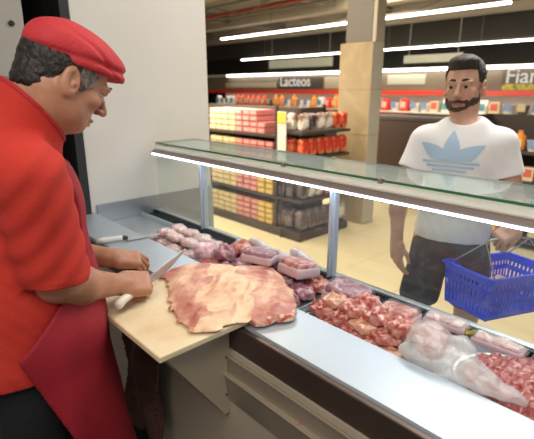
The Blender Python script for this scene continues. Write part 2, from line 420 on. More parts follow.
for y in (-0.15, 1.115, 2.03):
    cp('post', BXS([(1.385, 1.415, y - .02, y + .008, 0.856, 1.25), (1.372, 1.385, y - .012, y, 0.856, 1.25)]), M_post, bevel=0.002)
for y0, y1 in ((CY0, -0.153), (-0.147, 1.112), (1.118, CY1)):
    cp('front_glass', BX(1.432, 1.438, y0, y1, 0.872, 1.262), M_glass)
# rail under the glass top
cp('top_rail', prism([(1.385, 1.300), (1.385, 1.272), (1.44, 1.272), (1.44, 1.300)], 'y', CY0, 2.52), M_cream, bevel=0.002)
cp('rail_band', prism([(1.378, 1.272), (1.362, 1.255), (1.362, 1.251), (1.44, 1.251), (1.44, 1.272)], 'y', CY0, 2.52), M_brownband)
cp('led_strip', BX(1.354, 1.362, CY0, 2.50, 1.2462, 1.2515), M_led)
for y0, y1 in ((CY0, 0.32), (0.325, 1.40), (1.405, 2.52)):
    g = cp('top_glass', BX(1.398, 1.69, y0, y1, 1.306, 1.314), M_topglass)
cp('glass_edge', BXS([(1.395, 1.399, CY0, 2.52, 1.3055, 1.3145), (1.69, 1.692, CY0, 2.52, 1.306, 1.314), (1.395, 1.692, 2.519, 2.523, 1.3055, 1.3145)]), M_greenedge)
for y in (0.32, 0.90, 1.40, 2.40):
    cp('glass_clip', BX(1.388, 1.402, y - .008, y + .008, 1.285, 1.318), M_brownband)

# cutting board on its bracket
tag(obj('cutting_board', BX(0.502, 0.815, 0.965, 1.45, 0.921, 0.941), M_board, bevel=0.004),
    'thick worn yellowish plastic cutting board sticking out from the steel worktop', 'cutting board')

#=STORE
# ================================================================ the shop behind
M_shelf = mat('dark_shelf_metal', (0.055, 0.04, 0.032), 0.55)
M_red = mat('red_fascia', (0.72, 0.05, 0.03), 0.35)
M_white = mat('white_card', (0.75, 0.73, 0.66), 0.6)
def upd(o, ch): KIDS.setdefault(o.name, []).append(ch); return ch

# aisle rack ----------------------------------------------------
gr = empty('aisle_rack', (3.9, 4.4, 0), 'dark metal aisle rack of stacked cartons and bags beyond the glass front', 'shelving')
GX0, GX1, GY0, GY1 = 3.45, 4.30, 3.20, 5.6
lv = [0.09, 0.45, 0.80, 1.14]
obj('base', BX(GX0, GX1, GY0, GY1, 0, 0.09), M_shelf, gr, world=True)
obj('back_panel', BXS([(3.86, 3.90, 3.62, GY1, 0.09, 1.42), (3.86, GX1, 3.60, 3.63, 0.09, 1.42)]), M_shelf, gr, world=True)
for i, z in enumerate(lv[1:]):
    obj('shelf', BX(GX0 + .02, 3.86, 3.63, GY1, z - .035, z), M_shelf, gr, world=True, bevel=0.004)
for z in (0.45, 0.92, 1.19):
    obj('end_shelf', BX(GX0 + .03, GX1, GY0 + .02, 3.60, z - .03, z), M_shelf, gr, world=True, bevel=0.004)
for x, y in ((GX0 + .03, 3.60), (GX1 - .04, 3.60)):
    obj('upright', BX(x, x + .03, y, y + .03, 0.09, 1.45), M_shelf, gr, world=True)

def carton(name, col, col2, label, dims=(0.30, 0.120, 0.057)):
    dx, dy, dz = dims
    t = empty(name, (0, 0, -9), label, 'carton')
    a = obj('box_body', BX(0, dx, -dy / 2, dy / 2, 0, dz), mat(name + '_card', col, 0.5), t, bevel=0.003)
    b = obj('front_label', BX(-.0015, 0.0, -dy * .38, dy * .38, dz * .25, dz * .75), mat(name + '_label', col2, 0.5), t)
    upd(t, a); upd(t, b); return t
c_cream = carton('food_carton', (0.60, 0.48, 0.24), (0.66, 0.58, 0.38), '')
c_pink = carton('milk_carton', (0.60, 0.20, 0.18), (0.66, 0.38, 0.34), '')
c_yel = carton('yellow_carton', (0.66, 0.42, 0.07), (0.70, 0.55, 0.24), '')
first = {}
names = ['bottom', 'second lowest', 'third', 'top']
cnt = 0
for li, z in enumerate(lv):
    for ci in range(9):
        y = 3.74 + ci * 0.132
        src, kind = (c_yel, 'yellow') if ci < 2 and li < 2 else ((c_pink, 'pink') if ci < 5 else (c_cream, 'cream'))
        if ci < 1 and li == 3: continue
        for r in range(4):
            if li == 3 and ci < 2 and r > 1: continue
            if src.name in first: o = copy_tree(src)
            else: o = src; first[src.name] = 1
            o.location = (GX0 + .035 + random.uniform(0, .012), y + random.uniform(-.002, .002), z + .001 + r * 0.066)
            o['label'] = f'{kind} carton stacked on the {names[li]} shelf of the dark aisle rack'
            o['category'] = 'carton'; o['group'] = f'{kind} cartons on the {names[li]} rack shelf'
# bags
def bag_mesh(name, w_, d_, h_, seed):
    f = Sdf(); f.box((0, 0, h_ * .47), (w_ * .36, d_ * .30, h_ * .36), w_ * .13, k=.02); f.box((0, 0, h_ * .93), (w_ * .44, .004, h_ * .05), .002, k=.03)
    f.post.append(lambda P, d: d + .006 * wob(P, 45, seed))
    return sdf_mesh(name, lambda P: f(P, .1), (-w_ * .65, -d_ * .65, -.01), (w_ * .65, d_ * .65, h_ * 1.05), 0.010, M_white)
bagmats = {'red': mat('red_bag_film', (0.68, 0.06, 0.03), 0.3, stops=[(0.42, (0.66, 0.04, 0.02)), (0.6, (0.82, 0.35, 0.16))], scale=9, coat=.4),
           'white': mat('white_bag_film', (0.75, 0.7, 0.6), 0.3, stops=[(0.4, (0.78, 0.74, 0.66)), (0.62, (0.25, 0.12, 0.08))], scale=12, coat=.4),
           'dark': mat('dark_bag_film', (0.07, 0.045, 0.05), 0.3, stops=[(0.4, (0.06, 0.04, 0.05)), (0.66, (0.34, 0.25, 0.24))], scale=10, coat=.4)}
bagsrc = {}
for k, m in bagmats.items():
    o = bag_mesh('food_bag', .108, .09, .20, len(k)); o.data.materials.clear(); o.data.materials.append(m); bagsrc[k] = o; o.location = (0, 0, -9)
bag_first = set()
def put_bag(k, x, y, z, rz, label, group, s=1.0):
    if k in bag_first: o = bagsrc[k].copy(); COL.objects.link(o)
    else: o = bagsrc[k]; bag_first.add(k)
    o.location = (x, y, z + .004); o.rotation_euler = (0, 0, rz); o.scale = (s, s, s)
    tag(o, label, 'bag', group)
ends = [(0.09, 'dddddw', 1.2, 'base'), (0.45, 'dwwrrr', 1.0, 'lowest end shelf'), (0.92, 'rrrrrr', 1.0, 'middle end shelf'), (1.19, 'wdwwrr', 0.95, 'top end shelf')]
ORD = ['first', 'second', 'third', 'fourth', 'fifth', 'sixth', 'last']
KN = {'d': 'dark', 'w': 'white', 'r': 'red', 'o': 'orange'}
for z, s, sc, nm in ends:
    for i, ch in enumerate(s):
        k = KN[ch]
        put_bag(k, GX0 + .13 + i * .133, GY0 + .10, z, random.uniform(-.1, .1), f'{k} plastic food bag, {ORD[i]} from the left along the {nm}', f'{k} bags on the {nm} of the aisle rack', sc)
    for j in range(2):
        k = KN[s[0]]
        put_bag(k, GX0 + .11, GY0 + .245 + j * .125, z, PI / 2, f'{k} food bag just behind the {["corner", "second"][j]} one, left of the {nm}', f'{k} bags on the {nm} of the aisle rack', sc)
# price card
pc = empty('price_card', (3.43, 3.63, 0.86), 'tall white price card with yellow header on the corner of the aisle rack', 'sign')
obj('card', BX(3.420, 3.428, 3.40, 3.53, 0.88, 1.40), M_white, pc, world=True)
obj('header', BX(3.414, 3.420, 3.405, 3.525, 1.28, 1.39), mat('yellow_header', (0.85, 0.62, 0.08), .5), pc, world=True)
obj('pole', BX(3.418, 3.430, 3.46, 3.475, 0.0, 0.88), M_shelf, pc, world=True)

# refrigerated wall case ---------------------------------------
wc = empty('wall_cooler', (9.6, 6, 0), 'long refrigerated wall case with red edge band and lit product shelves', 'refrigerator')
WY0, WY1 = 0.8, 12.6
obj('case_body', BXS([(9.75, 9.9, WY0, WY1, 0, 2.02), (9.0, 9.9, WY0, WY1, 1.97, 2.05), (9.0, 9.9, WY0, WY1, 0, 0.35)]), mat('cooler_interior', (0.62, 0.58, 0.50), .5), wc, world=True)
obj('lower_panel', BX(8.96, 9.0, WY0, WY1, 0.02, 0.5), M_shelf, wc, world=True)
obj('red_band', BX(8.93, 8.99, WY0, WY1, 1.505, 1.595), M_red, wc, world=True)
obj('fascia', BX(9.0, 9.06, WY0, WY1, 1.58, 1.98), mat('fascia_brown', (0.20, 0.155, 0.11), .6, col2=(0.14, 0.11, 0.08), scale=1), wc, world=True)
obj('canopy_light', BX(8.88, 8.95, WY0, WY1 - 1.2, 1.985, 2.03), M_tube, wc, world=True)
obj('inner_light', BX(9.0, 9.04, WY0, WY1, 1.535, 1.56), M_tube, wc, world=True)
for z in (0.62, 0.90, 1.16):
    obj('cooler_shelf', BX(9.05, 9.75, WY0, WY1, z - .03, z), M_white, wc, world=True)
RZ = (PI / 2, 0, -PI / 2)
M_sig = mat('sign_letters', (0.88, 0.82, 0.68), .5, emit=0.0)
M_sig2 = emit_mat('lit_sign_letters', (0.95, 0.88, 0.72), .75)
def sign(name, s, y, w_, z0, z1, bgcol, label, tx, size, zt, mt):
    t = empty(name, (8.99, y, z0), label, 'sign')
    obj('board', BX(8.985, 9.0, y - w_, y, z0, z1), mat(name + '_board', bgcol, .5), t, world=True)
    o = text_obj('lettering', s, size, mt, t, bold=.004); o.matrix_parent_inverse = mw(t).inverted()
    o.location = (8.98, tx, zt); o.rotation_euler = RZ
    return t
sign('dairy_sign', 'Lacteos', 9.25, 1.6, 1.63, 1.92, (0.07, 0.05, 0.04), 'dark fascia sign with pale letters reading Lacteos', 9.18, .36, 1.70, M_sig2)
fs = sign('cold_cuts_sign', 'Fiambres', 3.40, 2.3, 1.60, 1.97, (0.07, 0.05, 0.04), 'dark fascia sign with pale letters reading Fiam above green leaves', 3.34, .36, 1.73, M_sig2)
obj('leaf_picture', BX(8.978, 8.985, 1.15, 3.38, 1.605, 1.71), mat('leaf_print', (0.3, 0.35, 0.03), .5, stops=[(.35, (0.10, 0.16, 0.02)), (.5, (0.55, 0.42, 0.05)), (.7, (0.25, 0.30, 0.03))], scale=9), fs, world=True)
for y0, y1, z0, z1, c, l in ((9.35, 11.6, 1.66, 1.80, (0.44, 0.38, 0.28), 'pale beige header panel on the case left of the dairy sign'), (7.05, 7.6, 1.64, 1.90, (0.40, 0.34, 0.25), 'pale beige header panel on the case right of the dairy sign'),
                          (4.9, 5.8, 1.72, 1.92, (0.42, 0.44, 0.36), 'pale green header panel right of the column above the red band')):
    tag(obj('header_panel', BX(8.98, 8.998, y0, y1, z0, z1), mat('header_print', c, .6)), l, 'sign')
for y0, y1, z0, z1, l in ((4.3, 5.6, 2.16, 2.32, 'grey green hanging panel between two light strips right of the column'), (7.6, 9.9, 2.18, 2.40, 'grey green hanging panel between two light strips left of the column')):
    t = tag(obj('suspended_sign', BXS([(9.25, 9.28, y0, y1, z0, z1), (9.26, 9.27, y0 + .1, y0 + .11, z1, 3.4), (9.26, 9.27, y1 - .11, y1 - .1, z1, 3.4)]), mat('hanging_panel_print', (0.36, 0.36, 0.28), .6)), l, 'sign')

# products in the wall case
def prod(name, bmf, col, col2, label, cat):
    t = empty(name, (0, 0, -9)); a = obj('pack_body', bmf(), mat(name + '_body', col, .45, coat=.2), t, bevel=0)
    upd(t, a)
    b = obj('pack_label', BX(-.083, -.079, -.05, .05, .05, .15), mat(name + '_label', col2, .5), t); upd(t, b)
    return t
P_ = {}
def bottle(): return lathe([(.05, 0), (.07, .01), (.07, .17), (.03, .22), (.03, .25)], 10)
def tub(): return lathe([(.06, 0), (.078, .12), (.082, .12), (.082, .135)], 12)
def pouch(): return prism([(-.06, 0), (.06, 0), (.01, .20), (-.01, .20)], 'y', -.07, .07)
def pbox(): return BX(-.078, .05, -.07, .07, 0, .17)
kinds = [('white_tub', tub, (0.80, 0.78, 0.72), (0.2, 0.3, 0.5), 'white tub with blue label'), ('red_bottle', bottle, (0.75, 0.12, 0.05), (0.85, 0.75, 0.6), 'red bottle with pale label'),
         ('cream_box', pbox, (0.75, 0.65, 0.45), (0.6, 0.12, 0.08), 'cream box with red label'), ('white_pouch', pouch, (0.80, 0.78, 0.74), (0.1, 0.35, 0.4), 'white pouch with teal label'),
         ('orange_bottle', bottle, (0.80, 0.28, 0.05), (0.8, 0.5, 0.2), 'orange bottle'), ('red_pouch', pouch, (0.72, 0.04, 0.03), (0.8, 0.5, 0.4), 'red pouch'), ('dark_jar', tub, (0.08, 0.06, 0.06), (0.6, 0.5, 0.3), 'dark jar')]
for k in kinds: P_[k[0]] = prod(k[0], k[1], k[2], k[3], '', '')
pf = set()
def put_prod(k, x, y, z, where, grp, s=1.0):
    src = P_[k]
    if k in pf: o = copy_tree(src)
    else: o = src; pf.add(k)
    o.location = (x, y, z + .001); o.scale = (s, s, s)
    d = [q[4] for q in kinds if q[0] == k][0]
    tag(o, f'{d} {where}', k.split('_')[1], f'{d}s {grp}')
def pick(y, lvl):
    if 5.3 < y < 6.1: return 'red_pouch' if int(y * 5) % 2 or lvl < 1 else 'white_tub'
    if y < 5.3: return random.choice(['white_tub', 'white_pouch', 'cream_box', 'white_tub', 'dark_jar'])
    if 9.9 < y < 11.3: return 'red_bottle'
    if 9.1 < y <= 9.9: return random.choice(['orange_bottle', 'dark_jar', 'dark_jar'])
    if y >= 11.3: return random.choice(['white_tub', 'white_pouch'])
    return random.choice(['white_pouch', 'white_tub', 'orange_bottle', 'white_tub', 'red_pouch'])
for li, z in enumerate((0.90, 1.16)):
    y = 2.3; sc_ = (1.0, 1.3)[li]
    while y < 12.3:
        if not (6.15 < y < 6.8):
            put_prod(pick(y, li), 9.17, y, z, f'on the {["lower", "upper"][li]} lit shelf of the wall case', f'on the {["lower", "upper"][li]} shelf of the wall case', sc_ * random.uniform(.97, 1.03))
        y += 0.185 * sc_

# low dark freezer and promotion shelf right of the column
fz = empty('low_freezer', (6.1, 3.0, 0), 'low dark brown chest unit standing right of the column', 'freezer')
obj('panel', BX(5.85, 6.35, 2.25, 4.1, 0.06, 1.20), mat('dark_brown_panel', (0.05, 0.026, 0.018), .45), fz, world=True, bevel=.01)
obj('rim', BX(5.83, 6.37, 2.23, 4.12, 1.20, 1.25), M_shelf, fz, world=True, bevel=.005)
obj('kick', BX(5.88, 6.30, 2.28, 4.07, 0, .06), M_dark, fz, world=True)
ps = empty('promotion_shelf', (5.0, 1.2, 0), 'open low shelf unit full of mixed groceries behind the customer', 'shelving')
obj('back', BX(5.42, 5.46, 0.6, 2.1, 0, 1.36), M_shelf, ps, world=True)
for z in (.10, .42, .72, 1.02): obj('shelf', BX(5.0, 5.42, 0.6, 2.1, z - .03, z), M_shelf, ps, world=True)
for y in (0.58, 2.1): obj('side', BX(5.0, 5.46, y, y + .02, 0, 1.36), M_shelf, ps, world=True)
for z, n in ((.10, 'bottom'), (.42, 'second'), (.72, 'third'), (1.02, 'top')):
    y = 0.72
    while y < 2.0:
        k = random.choice(['cream_box', 'orange_bottle', 'red_pouch', 'white_pouch', 'dark_jar', 'white_tub', 'orange_bottle'])
        put_prod(k, 5.10, y, z, f'on the {n} shelf of the low unit behind the customer', f'on the {n} shelf behind the customer', .8)
        y += 0.135
#=MEAT
# ================================================================ meat
def meat_mat(name, fat, red, dark, scale=14, rough=0.32, bias=0.0, coat=.3, bump=.25, stretch=None):
    return mat(name, red, rough, stops=[(0.30 + bias, dark), (0.43 + bias, red), (0.53 + bias, tuple((a + b) / 2 for a, b in zip(fat, red))), (0.62 + bias, fat)],
               scale=scale, distort=1.6 if stretch is None else .5, coat=coat, bump=bump, bscale=70, sub=0.0, stretch=stretch)
M_slab = meat_mat('beef_slab_meat', (0.78, 0.50, 0.34), (0.56, 0.22, 0.16), (0.40, 0.10, 0.08), scale=15, bias=0.02, coat=.2, rough=.45, stretch=(.67, 2.2))
M_slabfat = mat('beef_slab_fat', (0.82, 0.64, 0.45), .45, stops=[(.32, (0.58, 0.25, 0.17)), (.46, (0.78, 0.52, 0.33)), (.7, (0.88, 0.68, 0.45))], scale=14, distort=1.2, stretch=(.67, 2.2), bump=.25, bscale=60)
M_slabedge = meat_mat('beef_slab_edge', (0.82, 0.66, 0.48), (0.56, 0.12, 0.08), (0.36, 0.04, 0.03), scale=26, bias=-.02)
poly = np.array([(0.80, 1.475), (0.86, 1.50), (0.93, 1.465), (1.005, 1.385), (1.10, 1.30), (1.165, 1.215), (1.12, 1.10), (1.045, 0.985), (0.985, 0.905), (0.93, 0.875), (0.86, 0.905), (0.775, 0.925), (0.70, 0.945), (0.61, 0.985), (0.60, 1.05), (0.635, 1.11), (0.665, 1.20), (0.71, 1.30), (0.745, 1.375), (0.735, 1.43)], dtype=np.float32)
def poly_sd(p, P):
    n = len(p); d = np.full(len(P), 9.0); s = np.ones(len(P))
    for i in range(n):
        a = p[i]; b = p[i - 1]; e = b - a; w_ = P - a
        t = np.clip((w_ @ e) / (e @ e), 0, 1); q = w_ - t[:, None] * e; d = np.minimum(d, (q * q).sum(1))
        c1 = P[:, 1] >= a[1]; c2 = P[:, 1] < b[1]; c3 = e[0] * w_[:, 1] > e[1] * w_[:, 0]
        f_ = (c1 & c2 & c3) | (~c1 & ~c2 & ~c3); s = np.where(f_, -s, s)
    return s * np.sqrt(d)
def slab(P):
    Q = P[:, :2] + .012 * np.stack([wob(P, 38, 1), wob(P, 34, 2)], 1) + .005 * np.stack([wob(P, 95, 5), wob(P, 88, 6)], 1)
    d2 = poly_sd(poly, Q)
    # layers: the rim is thin and curled, the middle thicker
    base = np.where(P[:, 0] > .81, .9215, .9415) + 0.0
    ins_ = np.clip(-d2 / .07, 0, 1)
    th = .008 + .022 * ins_ + .0015 * np.sin((P[:, 0] * .62 + P[:, 1] * .78) * 150 + 3 * wob(P, 14, 2)) + .007 * wob(P * np.array([1, 1, 0], dtype=np.float32), 22, 3) + .005 * wob(P * np.array([1, 1, 0], dtype=np.float32), 58, 4)
    top = .937 + th
    dz = np.maximum(P[:, 2] - top, base - P[:, 2])
    return np.maximum(d2 * .8, dz).astype(np.float32) + .004
def slab_reg(c):
    n = wob(c, 9, 3) + .6 * wob(c, 23, 8); edge = poly_sd(poly, c[:, :2].astype(np.float32))
    r = np.zeros(len(c), int)
    stripe = np.abs((c[:, 0] - .62) * .80 - (c[:, 1] - 1.02) * .62 - .13 + .05 * wob(c, 17, 5) + .02 * wob(c, 60, 6)) < .075 + .03 * wob(c, 30, 9)
    r[stripe] = 1
    r[(edge > -.014) & (n > -.3)] = 2
    return r
o = sdf_mesh('beef_slab', slab, (.57, .85, .90), (1.20, 1.53, 1.02), .0055, [M_slab, M_slabfat, M_slabedge], region=slab_reg)
tag(o, 'large flat slab of raw beef flank with cream fat lying across the cutting board', 'meat')

def lump(name, r, seed, m, h=.006, amp=.18, wf=2.2):
    r = np.array(r, dtype=np.float32)
    def f(P):
        q = P / r; k0 = np.linalg.norm(q, axis=1); k1 = np.linalg.norm(q / r, axis=1)
        d = k0 * (k0 - 1) / np.maximum(k1, 1e-5)
        u = P / r.min()
        return (d + r.min() * amp * (wob(u, wf, seed) + .6 * wob(u, wf * 2.1, seed + 3))).astype(np.float32)
    e = r * 1.35
    return sdf_mesh(name, f, -e, e, h, m)
M_raw = meat_mat('raw_red_meat', (0.76, 0.46, 0.38), (0.50, 0.10, 0.08), (0.28, 0.03, 0.025), scale=22, coat=.5)
M_pale = meat_mat('pale_pink_meat', (0.84, 0.70, 0.66), (0.66, 0.34, 0.31), (0.46, 0.15, 0.14), scale=18, bias=-.05, coat=.5)
M_pork = meat_mat('fatty_orange_meat', (0.84, 0.58, 0.42), (0.66, 0.28, 0.18), (0.42, 0.09, 0.06), scale=20, coat=.5)
M_purple = meat_mat('purple_meat', (0.58, 0.40, 0.46), (0.32, 0.10, 0.14), (0.16, 0.04, 0.08), scale=18, coat=.5)
DEC = 0.853
def place(src, used, loc, rot, label, cat, group=None, s=(1, 1, 1), name=None):
    if used.get(src.name): o = src.copy(); COL.objects.link(o)
    else: o = src; used[src.name] = True
    o.location = loc; o.rotation_euler = rot; o.scale = s
    return tag(o, label, cat, group)
U = {}
rnd = random.Random(3)
# steel trays carrying the heaps
def tray(x0, x1, y0, y1, z, label):
    t = empty('meat_tray', ((x0 + x1) / 2, (y0 + y1) / 2, z), label, 'tray')
    obj('tray_base', BXS([(x0, x1, y0, y1, z, z + .004)]), M_ss, t, world=True)
    obj('tray_rim', BXS([(x0, x1, y0, y0 + .006, z, z + .028), (x0, x1, y1 - .006, y1, z, z + .028), (x0, x0 + .006, y0, y1, z, z + .028), (x1 - .006, x1, y0, y1, z, z + .028)]), M_ss, t, world=True)
    return t
tray(1.02, 1.285, 1.62, 2.12, DEC + .001, 'steel tray under the pale pink cuts at the far end of the counter')
tray(1.02, 1.285, 0.98, 1.58, DEC + .001, 'steel tray under the purple cuts and sausages behind the beef slab')
tray(1.02, 1.285, 0.56, 0.94, DEC + .001, 'steel tray under the heap of red meat chunks')
# pale chunks, far end
pals = [lump('meat_chunk', (.058, .040, .020), i, M_pale, amp=.3) for i in range(3)]
k = 0
for lay, (nx, ny) in enumerate(((3, 4), (2, 3))):
    for i in range(nx):
        for j in range(ny):
            x = 1.072 + i * .085 + lay * .042 + rnd.uniform(-.004, .004); y = 1.70 + j * .108 + lay * .054 + rnd.uniform(-.004, .004)
            if x > 1.285: x = 1.27
            place(pals[k % 3], U, (x, y, DEC + .032 + lay * .038), (rnd.uniform(-.12, .12), rnd.uniform(-.12, .12), PI / 2 + rnd.uniform(-.2, .2)),
                  'pale pink meat cut heaped at the far end of the counter', 'meat', 'pale pink meat cuts at the far end'); k += 1
# purple chunks in the middle
purs = [lump('meat_cut', (.060, .042, .027), 10 + i, M_purple if i != 1 else M_raw, amp=.4, wf=2.6) for i in range(3)]
for lay, (nx, ny) in enumerate(((3, 5), (2, 4))):
    for i in range(nx):
        for j in range(ny):
            x = 1.072 + i * .088 + lay * .044 + rnd.uniform(-.004, .004); y = 1.06 + j * .118 + lay * .058 + rnd.uniform(-.004, .004)
            if lay and (y < 1.20 or abs(y - 1.30) < .09): continue
            place(purs[k % 3], U, (min(x, 1.28), y, DEC + .040 + lay * .056), (rnd.uniform(-.12, .12), rnd.uniform(-.1, .1), PI / 2 + rnd.uniform(-.2, .2)),
                  'dark purple and red meat cut heaped behind the beef slab', 'meat', 'dark meat cuts behind the beef slab'); k += 1
# red fatty chunks
reds = [lump('meat_piece', (.044, .030, .020), 20 + i, M_raw if i < 3 else M_pork, h=.0045, amp=.45, wf=3) for i in range(4)]
for lay, (nx, ny) in enumerate(((4, 5), (3, 4), (2, 4))):
    for i in range(nx):
        for j in range(ny):
            x = 1.050 + i * .061 + lay * .024 + rnd.uniform(-.004, .004); y = .60 + j * .082 + (lay % 2) * .036 + rnd.uniform(-.005, .005)
            if x > 1.105 and y < .76 or (x > 1.10 and y > .80) or y > .92: continue
            place(reds[k % 4], U, (x, y, DEC + .028 + lay * .036), (rnd.uniform(-.2, .2), rnd.uniform(-.2, .2), PI / 2 + rnd.uniform(-.35, .35)),
                  'small red chunk of fatty meat in the heap beside the worktop edge', 'meat', 'red meat chunks in the front heap', s=(1.12, 1.12, 1.2)); k += 1
# film-wrapped packs: foam tray + meat + film
M_foam = mat('pink_white_foam', (0.62, 0.42, 0.46), .4)
M_film = bpy.data.materials.new('cling_film'); M_film.use_nodes = True
def film(m, a, tint=(0.95, 0.95, 1.0), rough=.12, crumple=.6, sc=25):
    nt = m.node_tree; N = nt.nodes; L = nt.links; b = N['Principled BSDF']
    b.inputs['Base Color'].default_value = (*tint, 1); b.inputs['Alpha'].default_value = a; b.inputs['Roughness'].default_value = rough
    b.inputs['Coat Weight'].default_value = .6
    tc = N.new('ShaderNodeTexCoord'); n = N.new('ShaderNodeTexNoise'); n.inputs['Scale'].default_value = sc; n.inputs['Detail'].default_value = 4; n.inputs['Distortion'].default_value = 1.5
    L.new(tc.outputs['Object'], n.inputs['Vector']); bp = N.new('ShaderNodeBump'); bp.inputs['Strength'].default_value = crumple; bp.inputs['Distance'].default_value = .02
    L.new(n.outputs['Fac'], bp.inputs['Height']); L.new(bp.outputs[0], b.inputs['Normal'])
film(M_film, .14, crumple=1.0)
M_bagfilm = bpy.data.materials.new('milky_bag_film'); M_bagfilm.use_nodes = True; film(M_bagfilm, .42, (0.93, 0.93, 0.95), .2, .8, 18)
def pack(loc, rz, dims, meat, label, seed, tilt=(0, 0)):
    lx, ly, hz = dims
    t = empty('wrapped_meat_pack', loc, label, 'meat pack', rot=(tilt[0], tilt[1], rz))
    f = Sdf().box((0, 0, hz * .30), (lx / 2 - .012, ly / 2 - .012, hz * .30 - .006), .008)
    a = sdf_mesh('foam_tray', lambda P: f(P, .06), (-lx * .6, -ly * .6, -.01), (lx * .6, ly * .6, hz), .006, M_foam); a.parent = t
    g = Sdf().box((0, 0, hz * .62), (lx / 2 - .022, ly / 2 - .022, hz * .26 - .008), .012)
    g.post.append(lambda P, d: d + .004 * wob(P, 70, seed))
    b = sdf_mesh('meat_filling', lambda P: g(P, .06), (-lx * .6, -ly * .6, -.01), (lx * .6, ly * .6, hz * 1.3), .006, meat); b.parent = t
    q = Sdf().box((0, 0, hz * .5), (lx / 2 - .020, ly / 2 - .020, hz * .5 - .014), .018)
    q.post.append(lambda P, d: d + .004 * wob(P, 75, seed + 1) + .002 * wob(P, 160, seed))
    c_ = sdf_mesh('cling_wrap', lambda P: q(P, .06), (-lx * .65, -ly * .65, -.02), (lx * .65, ly * .65, hz * 1.3), .006, M_film); c_.parent = t
    return t
pack((1.205, 0.885, DEC + .030), 0.15, (.13, .16, .085), M_purple, 'bulky film-wrapped pack of dark meat beside the near steel post', 1, (.15, 0))
pack((1.17, 0.655, DEC + .072), 0.1, (.10, .13, .05), M_raw, 'film-wrapped meat pack on top of the pair in front of the air grille', 2, (0, .05))
pack((1.18, 0.655, DEC + .015), 0.1, (.11, .14, .055), M_purple, 'film-wrapped meat pack underneath the pair in front of the air grille', 3)
pack((1.335, 0.575, .875), 0.12, (.07, .15, .035), M_pale, 'long pale meat pack lying on the grille nearer the wrapped pair', 4)
pack((1.325, 0.405, .875), 0.05, (.07, .16, .035), M_pale, 'long pale meat pack lying on the grille beside the minced beef', 5)
pack((1.20, 1.115, DEC + .080), -0.2, (.12, .15, .06), M_raw, 'film-wrapped pink meat pack left of the near steel post', 6, (-.1, .1))
pack((1.17, 1.30, DEC + .09), 0.3, (.12, .15, .05), M_purple, 'film-wrapped purple meat pack above the middle of the beef slab', 7, (0, .1))
# plastic bag with meat, left
f = Sdf().ell((1.09, 1.585, .935), (.075, .085, .055)).ell((1.10, 1.66, .95), (.03, .05, .03), k=.04)
f.post.append(lambda P, d: d + .006 * wob(P, 50, 3) + .003 * wob(P, 120, 4))
t = empty('meat_bag', (1.09, 1.58, .90), 'knotted clear bag of pinkish purple meat by the knife tip', 'bag')
g = Sdf().ell((1.09, 1.585, .93), (.055, .065, .040)); g.post.append(lambda P, d: d + .006 * wob(P, 60, 6))
sdf_mesh('bag_meat', lambda P: g(P, .06), (.97, 1.46, .86), (1.2, 1.76, 1.02), .006, meat_mat('bag_meat_pink', (0.85, 0.60, 0.64), (0.62, 0.25, 0.30), (0.42, 0.12, 0.18), scale=14), t)
sdf_mesh('clear_film', lambda P: f(P, .06), (.97, 1.44, .86), (1.22, 1.78, 1.04), .006, M_film, t)
# sausages and grey-white packs
M_saus = mat('grey_sausage', (0.62, 0.56, 0.58), .3, stops=[(.35, (0.55, 0.44, 0.48)), (.6, (0.74, 0.68, 0.68))], scale=20, coat=.6)
for i, (x, y, z, a, l) in enumerate([(1.245, 1.50, .935, .2, 'nearest the clear bag'), (1.25, 1.40, .965, .1, 'in the middle of the row'), (1.24, 1.26, .955, -.15, 'behind the purple pack'), (1.26, 1.16, .975, .25, 'nearest the steel post')]):
    pts = [(x + math.sin(a) * t_ + .012 * math.cos(t_ * 20), y + t_, z + .004 * math.sin(t_ * 30)) for t_ in np.linspace(-.075, .075, 11)]
    tag(obj('sausage', tube(pts, [.006] + [.019] * 9 + [.006], 12), M_saus, smooth=True), f'pale grey sausage at the glass side of the counter, {l}', 'sausage')
# white plastic bag
t = empty('white_meat_bag', (1.04, .44, .90), 'crumpled milky plastic bag with meat inside spilling over the worktop edge', 'bag')
f = Sdf().ell((1.115, .520, .925), (.080, .070, .066)).ell((1.060, .430, .940), (.055, .085, .040), k=.05).ell((1.045, .34, .930), (.038, .10, .020), k=.04).ell((1.03, .50, .938), (.050, .060, .022), k=.03).ell((1.10, .425, .965), (.035, .04, .028), k=.02)
f.post.append(lambda P, d: d + .006 * wob(P, 42, 2) + .004 * wob(P, 100, 5))
g = Sdf().ell((1.14, .525, .925), (.060, .050, .055)); g.post.append(lambda P, d: d + .005 * wob(P, 60, 6))
sdf_mesh('bagged_meat', lambda P: g(P, .06), (1.0, .4, .86), (1.24, .62, 1.03), .006, M_raw, t)
sdf_mesh('milky_film', lambda P: f(P, .06), (.89, .22, .86), (1.25, .63, 1.05), .006, M_bagfilm, t)
